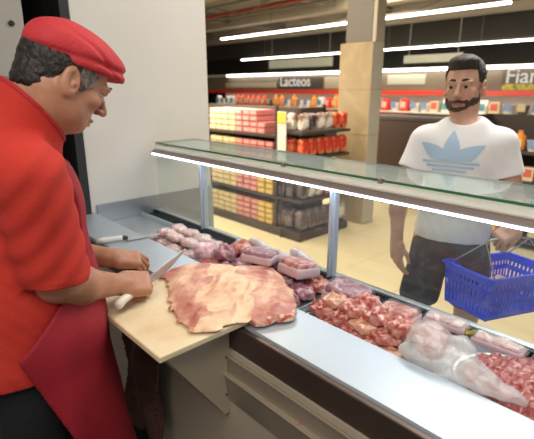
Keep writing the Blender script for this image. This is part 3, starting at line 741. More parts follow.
# minced beef
bm = bmesh.new(); rings = []
tr = empty('mince_tray', (1.17, .20, DEC), 'oval metal tray holding the heap of minced beef', 'tray')
for s_, z in ((.90, .002), (1.0, .030), (1.03, .032), (1.02, .036), (.97, .030)):
    rings.append([bm.verts.new((1.16 + .165 * s_ * math.cos(a), .185 + .27 * s_ * math.sin(a), DEC + z)) for a in np.linspace(0, 2 * PI, 41)[:-1]])
for a, b in zip(rings, rings[1:]):
    for i in range(40): bm.faces.new([a[i], a[(i + 1) % 40], b[(i + 1) % 40], b[i]])
bm.faces.new(rings[0][::-1])
obj('oval_dish', bm, M_ss, tr, world=True, smooth=True)
def mince(P):
    q = (P - V(1.16, .185, DEC + .02)) / V(.155, .255, .075); k0 = np.linalg.norm(q, axis=1); k1 = np.linalg.norm(q / V(.155, .255, .075), axis=1)
    d = k0 * (k0 - 1) / np.maximum(k1, 1e-5); d = np.maximum(d, (DEC + .012) - P[:, 2])
    return (d + .0045 * wob(P, 150, 1) + .006 * wob(P, 70, 2) + .003 * wob(P, 310, 3) + .006 * wob(P, 35, 4)).astype(np.float32)
o = sdf_mesh('minced_beef', mince, (.99, -.09, DEC), (1.34, .46, .97), .0036, meat_mat('minced_beef_meat', (0.50, 0.17, 0.15), (0.33, 0.05, 0.045), (0.17, 0.015, 0.015), scale=60, coat=.4))
tag(o, 'coarse heap of dark red minced beef at the near end of the counter', 'minced meat', kind='stuff')
# knife lying on the worktop
t = empty('large_knife', (.86, 1.98, .921), 'large knife with a white handle lying on the worktop behind the butcher\'s hands', 'knife')
d_ = Vector((1.14 - .79, 1.955 - 2.02, 0)).normalized(); n_ = Vector((-d_.y, d_.x, 0)); o0 = Vector((.775, 2.02, .923))
def kp(u_, v_): p = o0 + d_ * u_ + n_ * v_; return (p.x, p.y)
obj('handle', tube([(*kp(0, 0), .936), (*kp(.03, 0), .937), (*kp(.09, .004), .936), (*kp(.12, 0), .935)], [.013, .015, .012, .013], 10), mat('white_knife_handle', (0.8, 0.8, 0.76), .4), t, world=True, smooth=True)
obj('bolster', tube([(*kp(.12, 0), .935), (*kp(.145, 0), .932)], [.012, .009], 8), M_black, t, world=True)
obj('blade', prism([kp(.14, -.028), kp(.14, .012), kp(.34, .014), kp(.40, .010), kp(.34, -.018)], 'z', .9235, .9262), M_ss, t, world=True)
# garnish
tag(obj('herb_sprig', tube([(1.33, .46, .895), (1.31, .475, .905), (1.30, .49, .90), (1.315, .50, .91)], [.008, .01, .007, .004], 6), mat('yellow_black_garnish', (0.55, 0.42, 0.05), .6, col2=(0.02, 0.03, 0.01), scale=60)), 'small yellow and black sprig between the two long pale packs', 'garnish')
#=PEOPLE
# ================================================================ people
def skin_mat(name, base, dark, red):
    return mat(name, base, .45, stops=[(.3, dark), (.55, base), (.8, red)], scale=14, bump=.12, bscale=160, sub=.08, detail=6)
M_skin1 = skin_mat('tanned_skin', (0.47, 0.235, 0.145), (0.39, 0.175, 0.10), (0.50, 0.225, 0.14))
M_skin2 = skin_mat('light_skin', (0.58, 0.33, 0.235), (0.50, 0.27, 0.185), (0.61, 0.32, 0.24))
M_lip = mat('lips', (0.45, 0.14, 0.11), .4); M_nail = mat('nails', (0.68, 0.42, 0.33), .3)
M_eye = mat('eye_white', (0.50, 0.46, 0.43), .25); M_iris = mat('brown_iris', (0.05, 0.025, 0.012), .1)

class Limb(Sdf):
    """collects head, hand and limb shapes in world space"""
    def head(s, c, R, k=.014, sc=1.0, ears=True, nose=1.0):
        c = V(*c)
        def w_(x, y, z): return tuple(c + R @ V(x, y, z) * sc)
        E_ = lambda p, r, k=k, op='u', RR=None: s.ell(w_(*p), tuple(a * sc for a in r), R if RR is None else R @ RR, k=k, op=op)
        E_((-.012, 0, .035), (.098, .076, .088)); E_((.035, 0, .015), (.058, .064, .070)); E_((.032, 0, -.045), (.060, .058, .072), k=.02)
        E_((.060, 0, -.093), (.030, .030, .022), k=.02)
        for q in (-1, 1):
            E_((.010, q * .050, -.065), (.040, .018, .030), k=.03)       # jaw corner
            E_((.062, q * .040, -.022), (.026, .022, .016), k=.02)       # cheekbone
            E_((.086, q * .030, .022), (.014, .026, .008), k=.012)       # brow
            E_((.101, q * .031, .002), (.018, .019, .010), k=.014, op='s')  # socket
            E_((.0845, q * .031, .012), (.013, .018, .0095), k=.003); E_((.0835, q * .031, -.009), (.012, .017, .0075), k=.003)       # lid
        s.cap(w_(.090, 0, .012), w_(.112 + .004 * nose, 0, -.030), .008 * sc, .0115 * sc, k=.010)
        for q in (-1, 1): E_((.103, q * .012, -.035), (.012, .0085, .008), k=.006); E_((.104, q * .007, -.044), (.005, .004, .004), k=.003, op='s')
        E_((.088, 0, -.066), (.016, .026, .0065), k=.004); E_((.086, 0, -.077), (.015, .022, .0075), k=.004)
        E_((.105, 0, -.0715), (.012, .026, .0012), k=.004, op='s')
        if ears:
            for q in (-1, 1):
                a = -.25
                Ry = np.array([[math.cos(a), 0, math.sin(a)], [0, 1, 0], [-math.sin(a), 0, math.cos(a)]], dtype=np.float32)
                E_((-.010, q * .081, -.012), (.022, .010, .037), k=.006, RR=Ry)
                E_((-.004, q * .090, -.010), (.013, .009, .025), k=.003, op='s', RR=Ry)
                E_((-.002, q * .084, -.016), (.005, .008, .008), k=.003, RR=Ry)
                E_((-.006, q * .078, -.036), (.009, .008, .010), k=.006)
        return s
    def hand(s, wrist, R, curls, thumb, side, sc=1.0, spread=0.06):
        """R columns: x to the fingers, y to the thumb side, z back of the hand"""
        o = V(*wrist); X, Y, Z = R[:, 0], R[:, 1], R[:, 2]
        def w_(x, y, z): return tuple(o + (X * x + Y * y + Z * z) * sc)
        s.cap(w_(-.02, 0, 0), w_(.02, 0, 0), .027 * sc, .027 * sc, k=.02)
        s.box(w_(.052, -.002, 0), (.031 * sc, .026 * sc, .002 * sc), .0145 * sc, R, k=.02)
        s.cap(w_(.02, .028, -.006), w_(.052, .036, -.008), .017 * sc, .013 * sc, k=.018)
        s.cap(w_(.02, -.026, -.005), w_(.06, -.030, -.004), .015 * sc, .012 * sc, k=.015)
        L = [(.045, .027, .021), (.050, .030, .022), (.046, .028, .021), (.036, .021, .019)]
        ys = [.032, .0105, -.011, -.031]; rr = [.0092, .0094, .0088, .0080]; xs = [.088, .092, .088, .080]
        tips = []
        for i in range(4):
            p = V(xs[i], ys[i], 0.0); sp = spread * (1.5 - i); ang = 0.0; r = rr[i]
            s.cap(w_(*(p - V(.03, 0, 0))), w_(*p), r * 1.08 * sc, r * 1.10 * sc, k=.004)
            first_ = True
            for j in range(3):
                ang += curls[i][j]
                d = V(math.cos(ang) * math.cos(sp), math.sin(sp) * math.cos(ang), -math.sin(ang))
                q = p + d * L[i][j]
                s.cap(w_(*p), w_(*q), r * (1.05 - .06 * j) * sc, r * (.97 - .08 * j) * sc, k=.001 if j else .0015); p = q
            tips.append(w_(*p))
        p = V(.030, .034, -.008)
        for j, (dx, dy, dz, l, r) in enumerate(thumb):
            d = nrm((dx, dy, dz)); q = p + d * l
            s.cap(w_(*p), w_(*q), r * sc, r * .9 * sc, k=.008 if j == 0 else .003); p = q
        s.tips = tips
        return s
def rotm(yaw, pitch, roll=0.0):
    """head frame: x forward, y left, z up; pitch > 0 looks down"""
    M_ = Matrix.Rotation(yaw, 3, 'Z') @ Matrix.Rotation(pitch, 3, 'Y') @ Matrix.Rotation(roll, 3, 'X')
    return np.array(M_, dtype=np.float32)
def eyes(c, R, parent, sc=1.0, look=(0, 0)):
    for q in (-1, 1):
        p = np.array(c) + R @ np.array([.0845, q * .031, .002]) * sc
        bm = bmesh.new(); bmesh.ops.create_uvsphere(bm, u_segments=20, v_segments=14, radius=.0128 * sc)
        for f_ in bm.faces:
            if f_.calc_center_median().z > .0100 * sc: f_.material_index = 1
        F_ = Matrix(R.tolist()).to_4x4() @ Matrix.Rotation(look[0], 4, 'Z') @ Matrix.Rotation(PI / 2 + look[1], 4, 'Y')
        bm.transform(Matrix.Translation(p.tolist()) @ F_)
        obj('eye', bm, [M_eye, M_iris], parent, world=True, smooth=True)

# ---------------- butcher
bt = empty('person', (.27, 1.36, 0), 'person in red shirt, crimson apron and red cap cutting meat behind the counter', 'person')
HC = (.462, 1.290, 1.655); HR = rotm(math.radians(-2), math.radians(31)); HS = 1.06
def hl(x, y, z): return tuple(V(*HC) + HR @ V(x, y, z) * HS)
SH_R, EL_R, WR_R = (.310, 1.185, 1.430), (.345, 1.205, 1.130), (.562, 1.312, 1.020)
SH_L, EL_L, WR_L = (.335, 1.580, 1.420), (.400, 1.660, 1.100), (.625, 1.490, 1.045)
body = Limb()
body.head(HC, HR, nose=1.3, sc=HS)
body.ell(hl(.030, 0, -.080), (.045, .052, .036), HR, k=.03).cap(hl(-.050, 0, -.05), (.300, 1.345, 1.49), .056, .075, k=.05)
body.cap(hl(-.022, 0, -.045), (.330, 1.345, 1.48), .064, .080, k=.04)
body.ell((.28, 1.40, 1.28), (.13, .16, .22), k=.05); body.ell((.29, 1.40, 1.06), (.16, .17, .20), k=.05)
body.cap((.30, 1.28, 1.45), (.30, 1.53, 1.45), .055, k=.04)
for sh, el, wr in ((SH_R, EL_R, WR_R), (SH_L, EL_L, WR_L)):
    body.cap(sh, el, .062, .052, k=.03)
    m_ = tuple(V(*el) * .68 + V(*wr) * .32 + V(0, 0, -.008))
    body.cap(el, m_, .054, .056, k=.02); body.cap(m_, wr, .054, .032, k=.02)
# right hand: fist round the knife handle
RR_ = frame((.97, -.20, -.16), (-.02, -.62, .78))
body.hand(WR_R, RR_, [(1.15, 1.2, .7), (1.2, 1.25, .7), (1.25, 1.25, .7), (1.3, 1.2, .7)],
          [(.75, .25, -.55, .036, .0135), (.85, -.25, -.45, .030, .0115), (.7, -.6, -.3, .022, .0100)], 'R', sc=1.06, spread=.02)
tipsR = list(body.tips)
# left hand: pinching the meat
RL_ = frame((.90, -.32, -.20), (.02, -.35, .93))
body.hand(WR_L, RL_, [(.55, .75, .5), (.75, .85, .5), (.9, .9, .5), (1.0, .9, .5)],
          [(.75, -.45, -.45, .038, .0135), (.95, -.1, -.45, .030, .0115), (.9, .1, -.5, .022, .0100)], 'L', sc=1.0, spread=.05)
for q in (-1, 1):
    body.cap((.25, 1.39 + q * .08, .86), (.26, 1.38 + q * .11, .50), .088, .06, k=.04)
    body.cap((.26, 1.38 + q * .11, .50), (.22, 1.38 + q * .11, .10), .058, .042, k=.02)
    body.cap((.22, 1.38 + q * .11, .07), (.36, 1.38 + q * .12, .045), .04, .034, k=.02)
def reg_b(c):
    L_ = (c - V(*HC)) @ HR
    return np.where((np.abs(L_[:, 2] + .071) < .009) & (L_[:, 0] > .088) & (np.abs(L_[:, 1]) < .024), 1, 0)
sdf_mesh('body', lambda P: body(P, .25), (.02, 1.0, .0), (.88, 1.80, 1.86), .0031, [M_skin1, M_lip], bt, region=reg_b)
eyes(HC, HR, bt, look=(0, .25))
M_greyhair = bpy.data.materials.new('dark_greying_hair')
M_greyhair.use_nodes = True
def hairnodes(m, c1, c2, lo, hi, sc=60):
    nt = m.node_tree; N = nt.nodes; L = nt.links; b = N['Principled BSDF']; b.inputs['Roughness'].default_value = .55
    tc = N.new('ShaderNodeTexCoord'); mp = N.new('ShaderNodeMapping'); mp.inputs['Scale'].default_value = (1, 1, 1); n = N.new('ShaderNodeTexNoise')
    n.inputs['Scale'].default_value = sc; n.inputs['Detail'].default_value = 6; n.inputs['Distortion'].default_value = .8
    L.new(tc.outputs['Object'], mp.inputs[0]); L.new(mp.outputs[0], n.inputs['Vector'])
    r = N.new('ShaderNodeValToRGB'); L.new(n.outputs['Fac'], r.inputs[0]); e = r.color_ramp.elements
    e[0].position = lo; e[0].color = (*c1, 1); e[1].position = hi; e[1].color = (*c2, 1); L.new(r.outputs[0], b.inputs['Base Color'])
    bp = N.new('ShaderNodeBump'); bp.inputs['Strength'].default_value = .8; bp.inputs['Distance'].default_value = .008
    L.new(n.outputs['Fac'], bp.inputs['Height']); L.new(bp.outputs[0], b.inputs['Normal'])
hairnodes(M_greyhair, (0.008, 0.006, 0.005), (0.05, 0.04, 0.035), .5, .85)
M_greytemple = bpy.data.materials.new('grey_temple_hair'); M_greytemple.use_nodes = True
hairnodes(M_greytemple, (0.07, 0.06, 0.052), (0.32, 0.28, 0.25), .35, .65)
hh = Sdf().ell(hl(-.018, 0, .022), (.113, .088, .090), HR).ell(hl(-.060, 0, -.045), (.058, .064, .048), HR, k=.03)
def hair_b(P):
    L_ = (P - V(*HC)) @ HR / HS; d = hh(P, .1) + .0022 * wob(P, 260, 1)
    lim = np.maximum.reduce([L_[:, 2] - .040, -.078 - L_[:, 2] + np.clip(L_[:, 0] + .02, 0, 1) * .9, np.where(np.abs(L_[:, 1]) > .03, L_[:, 0] - .052 + np.clip(.01 - L_[:, 2], 0, 1) * .5, L_[:, 0] - .05)])
    ear = .024 - np.linalg.norm((L_ - V(-.012, 0, -.018)) * V(1, 0, .75), axis=1)
    return np.maximum.reduce([d, lim, ear]).astype(np.float32)
sdf_mesh('hair', hair_b, (.28, 1.15, 1.50), (.60, 1.43, 1.82), .0035, [M_greyhair, M_greytemple], bt, region=lambda c: np.where(((c - V(*HC)) @ HR)[:, 0] + .5 * wob(c, 90, 2) * .02 > .012, 1, 0))
# eyebrows
for q in (-1, 1):
    obj('eyebrow', tube([hl(.097, q * .016, .027), hl(.099, q * .030, .031), hl(.088, q * .046, .026)], [.003, .0042, .002], 8), M_greyhair, bt, world=True, smooth=True)
# cap
M_cap = mat('red_cap_cloth', (0.56, 0.035, 0.045), .75, col2=(0.48, 0.025, 0.035), scale=10, bump=.25, bscale=120)
cc = Sdf().ell(hl(-.004, 0, .062), (.126, .103, .076), HR).ell(hl(.055, 0, .070), (.078, .076, .050), HR, k=.03).ell(hl(-.07, 0, .050), (.054, .078, .040), HR, k=.03)
def cap_f(P):
    L_ = (P - V(*HC)) @ HR / HS; x, y, z = L_.T
    rim = .030 + .26 * x
    d = cc(P, .1)
    band = np.exp(-((z - rim - .021) / .007) ** 2)
    fold = np.exp(-((z - (.094 - .28 * x + .02 * np.sin(y * 30))) / .006) ** 2) * np.clip((x + .08) * 10, 0, 1)
    fold2 = np.exp(-((z - (.066 + .12 * x + .012 * np.sin(y * 22 + 1))) / .005) ** 2) * np.clip((x + .02) * 12, 0, 1)
    d = d + .006 * band + .006 * fold + .005 * fold2 + .003 * wob(P, 45, 4)
    return np.maximum(d, rim - z).astype(np.float32)
sdf_mesh('cap', cap_f, (.28, 1.12, 1.53), (.68, 1.46, 1.86), .0038, M_cap, bt)

# shirt
M_shirt = mat('red_shirt_cloth', (0.58, 0.034, 0.020), .85, col2=(0.53, 0.029, 0.018), scale=5, bump=.3, bscale=300)
M_apron = mat('crimson_apron_cloth', (0.34, 0.008, 0.022), .7, col2=(0.28, 0.006, 0.018), scale=6, bump=.2, bscale=200)
sh = Sdf().ell((.305, 1.41, 1.28), (.185, .185, .25)).ell((.300, 1.41, 1.06), (.205, .195, .22), k=.08).cap((.275, 1.41, 1.0), (.265, 1.400, .88), .208, .222, k=.06)
sh.cap((.285, 1.27, 1.445), (.285, 1.54, 1.44), .082, k=.06).ell((.245, 1.38, 1.45), (.12, .16, .12), k=.05)
sh.cap((.345, 1.335, 1.48), hl(-.035, 0, -.075), .094, .078, k=.05).cap(hl(-.052, 0, -.05), (.295, 1.345, 1.49), .072, .092, k=.04)
ssR = Sdf().cap(SH_R, tuple(V(*SH_R) * .10 + V(*EL_R) * .90), .088, .088, k=.05); ssL = Sdf().cap(SH_L, tuple(V(*SH_L) * .25 + V(*EL_L) * .75), .082, .074, k=.05)
axR = nrm(V(*EL_R) - V(*SH_R)); axL = nrm(V(*EL_L) - V(*SH_L))
armR = Sdf().cap(tuple(V(*EL_R) - axR * .07), tuple(V(*EL_R) + axR * .06), .074)
def shirt(P, thick=0.0):
    d = sh(P, .25) - thick; dR = ssR(P, .25); dL = ssL(P, .25)
    tR = (P - V(*SH_R)) @ axR; tL = (P - V(*SH_L)) @ axL; rR = np.linalg.norm(P - V(*SH_R) - tR[:, None] * axR, axis=1)
    arm = np.clip(1 - rR / .16, 0, 1)
    d = d + .0035 * wob(P * np.array([1, 1, .6], dtype=np.float32), 26, 1) * (.4 + .6 * arm) + .0008 * np.sin((P[:, 2] * 1.3 + P[:, 0] * 1.6) * 75 + 2.2 * wob(P, 12, 2)) * np.clip((1.34 - P[:, 2]) * 5, 0, 1)
    d = d + .0015 * np.sin((P[:, 2] - P[:, 0]) * 75 + 2 * wob(P, 9, 5)) * np.exp(-(((P - V(.36, 1.22, 1.33)) / .09) ** 2).sum(1))
    hemR = tR - .292 + .25 * ((P - V(*SH_R)) @ V(-.7, -.7, 0))
    dR = dR + .003 * wob(P, 26, 1) + .0022 * np.sin((P[:, 2] - P[:, 0]) * 80 + 2 * wob(P, 9, 5)) - .0015 * np.exp(-((hemR + .018) / .0018) ** 2)
    dR = np.maximum(dR, hemR); dR = np.maximum(dR, -armR(P, .2))
    dL = np.maximum(dL + .003 * wob(P, 26, 7), tL - .27)
    for e_ in (dR, dL):
        h_ = np.maximum(.035 - np.abs(d - e_), 0) / .035; d = np.minimum(d, e_) - h_ * h_ * .035 / 4
    d = np.maximum(d, .862 - P[:, 2])
    Ln = (P - V(*HC)) @ HR          # neck opening
    nk = np.linalg.norm((Ln - V(.005, 0, -.10)) * V(1, 1.0, .0), axis=1) - .072
    plane = np.minimum(Ln[:, 2] + .122 + .34 * Ln[:, 0], .135 - np.linalg.norm((Ln - V(-.01, 0, 0)) * V(1, 1, 0), axis=1))
    d = np.maximum(d, plane)
    return d.astype(np.float32)
sdf_mesh('shirt', shirt, (-.02, .98, .82), (.60, 1.78, 1.72), .0045, M_shirt, bt)
M_collar = mat('dark_red_collar', (0.42, 0.015, 0.02), .75)
def collar(P):
    Ln = (P - V(*HC)) @ HR; plane = np.minimum(Ln[:, 2] + .122 + .34 * Ln[:, 0], .135 - np.linalg.norm((Ln - V(-.01, 0, 0)) * V(1, 1, 0), axis=1))
    d = sh(P, .2) - .003
    return np.maximum.reduce([d, plane - .003, -plane - .012, np.linalg.norm((Ln - V(-.01, 0, 0)) * V(1, 1, 0), axis=1) - .13]).astype(np.float32)
sdf_mesh('collar', collar, (.20, 1.14, 1.40), (.60, 1.54, 1.72), .004, M_collar, bt)
# trousers and shoes
M_trs = mat('black_trousers', (0.008, 0.009, 0.013), .85, bump=.2)
tr_ = Sdf().ell((.25, 1.385, .93), (.165, .185, .13))
for q in (-1, 1): tr_.cap((.25, 1.39 + q * .092, .86), (.26, 1.38 + q * .11, .50), .105, .080, k=.03).cap((.26, 1.38 + q * .11, .50), (.22, 1.38 + q * .11, .09), .080, .068, k=.02)
tr_.post.append(lambda P, d: np.maximum(np.maximum(d + .004 * wob(P, 30, 2), .06 - P[:, 2]), P[:, 2] - .96))
sdf_mesh('trousers', lambda P: tr_(P, .2), (0, 1.12, .03), (.48, 1.66, 1.0), .009, M_trs, bt)
for q in (-1, 1):
    shf = Sdf().cap((.20, 1.38 + q * .11, .055), (.36, 1.38 + q * .12, .045), .052, .046, k=.02); shf.post.append(lambda P, d: np.maximum(d, .002 - P[:, 2]))
    sdf_mesh('shoe', lambda P: shf(P, .2), (.1, 1.1, -.01), (.46, 1.66, .14), .008, M_black, bt)
# apron
ap = Sdf().ell((.302, 1.41, 1.06), (.210, .200, .22)).ell((.290, 1.41, .93), (.210, .215, .12), k=.08).ell((.308, 1.41, 1.28), (.188, .187, .25), k=.06)
ap.cap((.275, 1.400, .93), (.320, 1.37, .42), .228, .245, k=.06)
def apron(P, inner=False):
    x, y, z = P.T
    d = ap(P, .25) - .012 + .006 * np.sin(np.arctan2(y - 1.4, x - .1) * 16 + 2 * wob(P, 6, 3)) * np.clip((1.0 - z) * 3, 0, 1) + .003 * wob(P, 22, 6)
    shell = np.maximum(d, -(d + .012))
    low = np.maximum(z - (1.055 + (x - .33) * .85), (.215 + (.950 - z) * .36) - x)
    bib = np.maximum.reduce([np.abs(y - 1.40) - .125, .30 - x, z - 1.43])
    return np.maximum.reduce([shell, np.minimum(low, bib), .40 - z]).astype(np.float32)
sdf_mesh('apron', apron, (.0, 1.05, .38), (.64, 1.72, 1.46), .0052, M_apron, bt)
# knife in his right hand
kt = empty('butcher_knife', (.62, 1.32, .98), 'butcher knife with a pale handle held in the butcher\'s right hand', 'knife')
ka, kb = V(.545, 1.262, .985), V(.925, 1.478, 1.005); kd = nrm(kb - ka); kn = nrm(np.cross(kd, V(0.15, -.25, 1))); kw = np.cross(kn, kd)
def kk(u_, v_, w_=0): return tuple(ka + kd * u_ + kw * v_ + kn * w_)
obj('handle', tube([kk(-.030, -.006), kk(-.02, -.004), kk(.0, .002), (kk(.08, 0)), kk(.125, 0)], [.011, .0155, .0140, .0125, .014], 12), mat('pale_knife_handle', (0.78, 0.72, 0.62), .4), kt, world=True, smooth=True)
bm = bmesh.new(); prof = [(.12, .014), (.12, -.016), (.20, -.030), (.28, -.030), (.36, -.018), (.430, .008), (.40, .012), (.28, .015)]
A = [bm.verts.new(kk(u_, v_, .0012)) for u_, v_ in prof]; B = [bm.verts.new(kk(u_, v_, -.0012)) for u_, v_ in prof]
bm.faces.new(A); bm.faces.new(B[::-1])
for i in range(len(A)): bm.faces.new([A[i], B[i], B[(i + 1) % len(A)], A[(i + 1) % len(A)]])
obj('blade', bm, mat('grey_blade_steel', (0.50, 0.52, 0.56), .4, .5), kt, world=True)

# ---------------- customer
cu = empty('person', (2.12, .95, 0), 'dark-haired bearded person in white t-shirt and dark shorts holding a blue basket', 'person')
CS = 1.05; CC = (2.172, .985, 1.643); CR = rotm(math.radians(191), math.radians(4), math.radians(2))
def cl(x, y, z): return tuple(V(*CC) + CR @ V(x, y, z) * CS)
TY = math.radians(198); TF = V(math.cos(TY), math.sin(TY), 0); TL = V(-math.sin(TY), math.cos(TY), 0); TC = V(2.13, .945, 0)
TR = np.stack([TF, TL, V(0, 0, 1)], 1)
def tl(f_, l_, z): return tuple(TC + TF * f_ + TL * l_ + V(0, 0, z))
# his right side (l < 0) shows at the left of the photo
csR, ceR, cwR = tl(0, -.174, 1.385), (1.975, 1.165, 1.115), (1.945, 1.135, .885)
csL, ceL, cwL = tl(0, .172, 1.385), (2.185, .690, 1.130), (2.020, .625, 1.058)
b2 = Limb(); b2.head(CC, CR, sc=CS); b2.ell(cl(.035, 0, -.080), (.045, .048, .035), CR, k=.03)
b2.cap(cl(-.02, 0, -.05), tl(-.01, 0, 1.44), .056, .064, k=.03)
b2.ell(tl(0, 0, 1.27), (.095, .15, .20), TR, k=.05).ell(tl(0, 0, 1.03), (.085, .13, .16), TR, k=.05)
b2.cap(tl(0, -.14, 1.41), tl(0, .14, 1.41), .05, k=.04)
for sh_, el, wr in ((csR, ceR, cwR), (csL, ceL, cwL)):
    b2.cap(sh_, el, .052, .040, k=.03); m_ = tuple(V(*el) * .7 + V(*wr) * .3); b2.cap(el, m_, .041, .041, k=.02); b2.cap(m_, wr, .040, .027, k=.02)
b2.hand(cwR, frame((-.10, -.16, -.98), (-.9, .35, .1)), [(.25, .35, .2), (.3, .4, .25), (.35, .45, .25), (.4, .45, .3)],
        [(.75, .5, -.35, .036, .0130), (.95, .1, -.25, .028, .011), (.95, 0, -.2, .022, .0095)], 'R', sc=.95)
b2.hand(cwL, frame((-.72, .36, -.42), (-.50, -.2, .82)), [(1.2, 1.3, .8), (1.25, 1.3, .8), (1.3, 1.3, .8), (1.3, 1.3, .8)],
        [(.7, .1, -.7, .036, .013), (.6, -.5, -.6, .028, .011), (.3, -.9, -.3, .020, .0095)], 'L', sc=.95, spread=.02)
for q, fx in ((-1, .03), (1, -.03)):
    b2.cap(tl(0, q * .095, .92), tl(.02 + fx, q * .115, .50), .085, .058, k=.03)
    b2.cap(tl(.02 + fx, q * .115, .50), tl(-.01 + fx, q * .12, .10), .054, .038, k=.02)
    b2.cap(tl(-.02 + fx, q * .12, .05), tl(.13 + fx, q * .135, .04), .036, .032, k=.02)
def reg_c(c):
    L_ = (c - V(*CC)) @ CR / CS
    return np.where((np.abs(L_[:, 2] + .070) < .009) & (L_[:, 0] > .086) & (np.abs(L_[:, 1]) < .023), 1, 0)
sdf_mesh('body', lambda P: b2(P, .25), (1.82, .50, 0), (2.36, 1.34, 1.84), .0042, [M_skin2, mat('brownish_lips', (0.36, 0.14, 0.10), .5)], cu, region=reg_c)
eyes(CC, CR, cu, sc=CS, look=(-.1, .05))
M_hair2 = bpy.data.materials.new('dark_brown_hair'); M_hair2.use_nodes = True; hairnodes(M_hair2, (0.010, 0.007, 0.005), (0.035, 0.024, 0.018), .4, .7, 80)
h2 = Sdf().ell(cl(-.018, 0, .045), (.109, .087, .090), CR).ell(cl(.040, 0, .103), (.061, .063, .029), CR, k=.03)
def hair_c(P):
    L_ = (P - V(*CC)) @ CR / CS; x, y, z = L_.T; d = h2(P, .1) + .0025 * wob(P, 170, 2)
    face = np.minimum(x - .035 - np.clip(z - .066, 0, .012) * 9, 9)
    side = np.where(np.abs(y) > .058, np.minimum(x - .040, 9), face)
    low = np.where(x > -.03, -.020 - z, -.070 - z)
    ear = np.where(np.abs(y) > .06, .026 - np.linalg.norm((L_ - V(-.014, 0, -.018)) * V(1, 0, .75), axis=1), -1)
    return np.maximum.reduce([d, side, low, ear]).astype(np.float32)
sdf_mesh('hair', hair_c, (2.01, .85, 1.52), (2.33, 1.13, 1.84), .004, M_hair2, cu)
M_beard = bpy.data.materials.new('short_beard'); M_beard.use_nodes = True; hairnodes(M_beard, (0.035, 0.018, 0.012), (0.13, 0.065, 0.045), .45, .72, 160)
hd2 = Limb().head(CC, CR, sc=CS, ears=False); hd2.ell(cl(.035, 0, -.080), (.045, .048, .035), CR, k=.03)
def beard(P):
    L_ = (P - V(*CC)) @ CR / CS; x, y, z = L_.T
    d = hd2(P, .1) - .0018 + .0012 * wob(P, 300, 1)
    chin = np.maximum.reduce([z + .082 - np.clip(np.abs(y) - .022, 0, .03) * 1.2, .0 - x, -.118 - z])
    must = np.maximum.reduce([np.abs(z + .0580 + np.abs(y) * .18) - .0068, np.abs(y) - .033, .06 - x])
    gote = np.maximum.reduce([np.abs(np.abs(y) - .033) - .006, np.abs(z + .075) - .022, .06 - x])
    jaw = np.maximum.reduce([z + .072 - (.065 - x) * .75, -.014 - x, -.118 - z, .026 - np.abs(y)])
    return np.maximum(d, np.minimum.reduce([chin, must, gote, jaw])).astype(np.float32)
sdf_mesh('beard', beard, (2.00, .85, 1.48), (2.24, 1.11, 1.67), .0035, M_beard, cu)
for q in (-1, 1):
    obj('eyebrow', tube([cl(.096, q * .013, .028), cl(.096, q * .030, .031), cl(.083, q * .047, .026)], [.0045, .0055, .003], 8), M_hair2, cu, world=True, smooth=True)
# t-shirt
M_tee = mat('white_tshirt_cloth', (0.86, 0.86, 0.88), .85, bump=.15, bscale=300)
ts = Sdf().ell(tl(.0, 0, 1.26), (.130, .178, .22), TR).ell(tl(.005, 0, 1.05), (.125, .170, .20), TR, k=.08).cap(tl(0, -.05, .93), tl(0, .05, .93), .120, k=.06)
ts.cap(tl(-.005, -.135, 1.395), tl(-.005, .135, 1.395), .060, k=.06).cap(tl(-.01, -.055, 1.452), tl(-.01, .055, 1.452), .058, k=.05)
aR2 = nrm(V(*ceR) - V(*csR)); aL2 = nrm(V(*ceL) - V(*csL))
ts.cap(csR, tuple(V(*csR) + aR2 * .150), .064, .064, k=.06).cap(csL, tuple(V(*csL) + aL2 * .150), .064, .064, k=.06)
def tee(P):
    d = ts(P, .25); L_ = (P - TC) @ TR
    d = d + .003 * wob(P, 24, 4) + .002 * np.sin((P[:, 2] * .8 + L_[:, 1] * 1.5) * 70 + 2 * wob(P, 10, 3)) * np.clip((1.2 - P[:, 2]) * 5, 0, 1)
    for s0, a in ((csR, aR2), (csL, aL2)):
        t_ = (P - V(*s0)) @ a; r_ = np.linalg.norm(P - V(*s0) - t_[:, None] * a, axis=1); d = np.where(r_ < .105, np.maximum(d, t_ - .148), d)
    d = np.maximum(d, .925 - P[:, 2])
    nk = np.linalg.norm((L_ - V(.03, 0, 1.532)) / V(1.0, 1.0, .85), axis=1) - .078
    return np.maximum(d, -nk).astype(np.float32)
tee_o = sdf_mesh('tshirt', tee, (1.85, .60, .90), (2.40, 1.32, 1.55), .0052, M_tee, cu)
# trefoil print pressed on the shirt
me = tee_o.data; bv = BVHTree.FromPolygons([v.co.copy() for v in me.vertices], [tuple(p.vertices) for p in me.polygons])
M_print = mat('pale_blue_print', (0.42, 0.59, 0.78), .7)
bm = bmesh.new()
def pt(u_, v_):
    """u to the viewer's right on the chest, v up; origin at the print's centre"""
    o_ = Vector(tl(.4, PRU + u_, PRV + v_)); h_ = bv.ray_cast(o_, Vector((-TF).tolist()))
    return (h_[0] + Vector(TF.tolist()) * .0022) if h_[0] is not None else None
PRU, PRV = -.030, 1.328
def patch(P_fn, nu, nv):
    g_ = [[pt(*P_fn(i / nu, j / nv)) for j in range(nv + 1)] for i in range(nu + 1)]
    vs = [[bm.verts.new(p) if p is not None else None for p in r] for r in g_]
    for i in range(nu):
        for j in range(nv):
            q = [vs[i][j], vs[i + 1][j], vs[i + 1][j + 1], vs[i][j + 1]]
            if all(v is not None for v in q):
                try: bm.faces.new(q)
                except Exception: pass
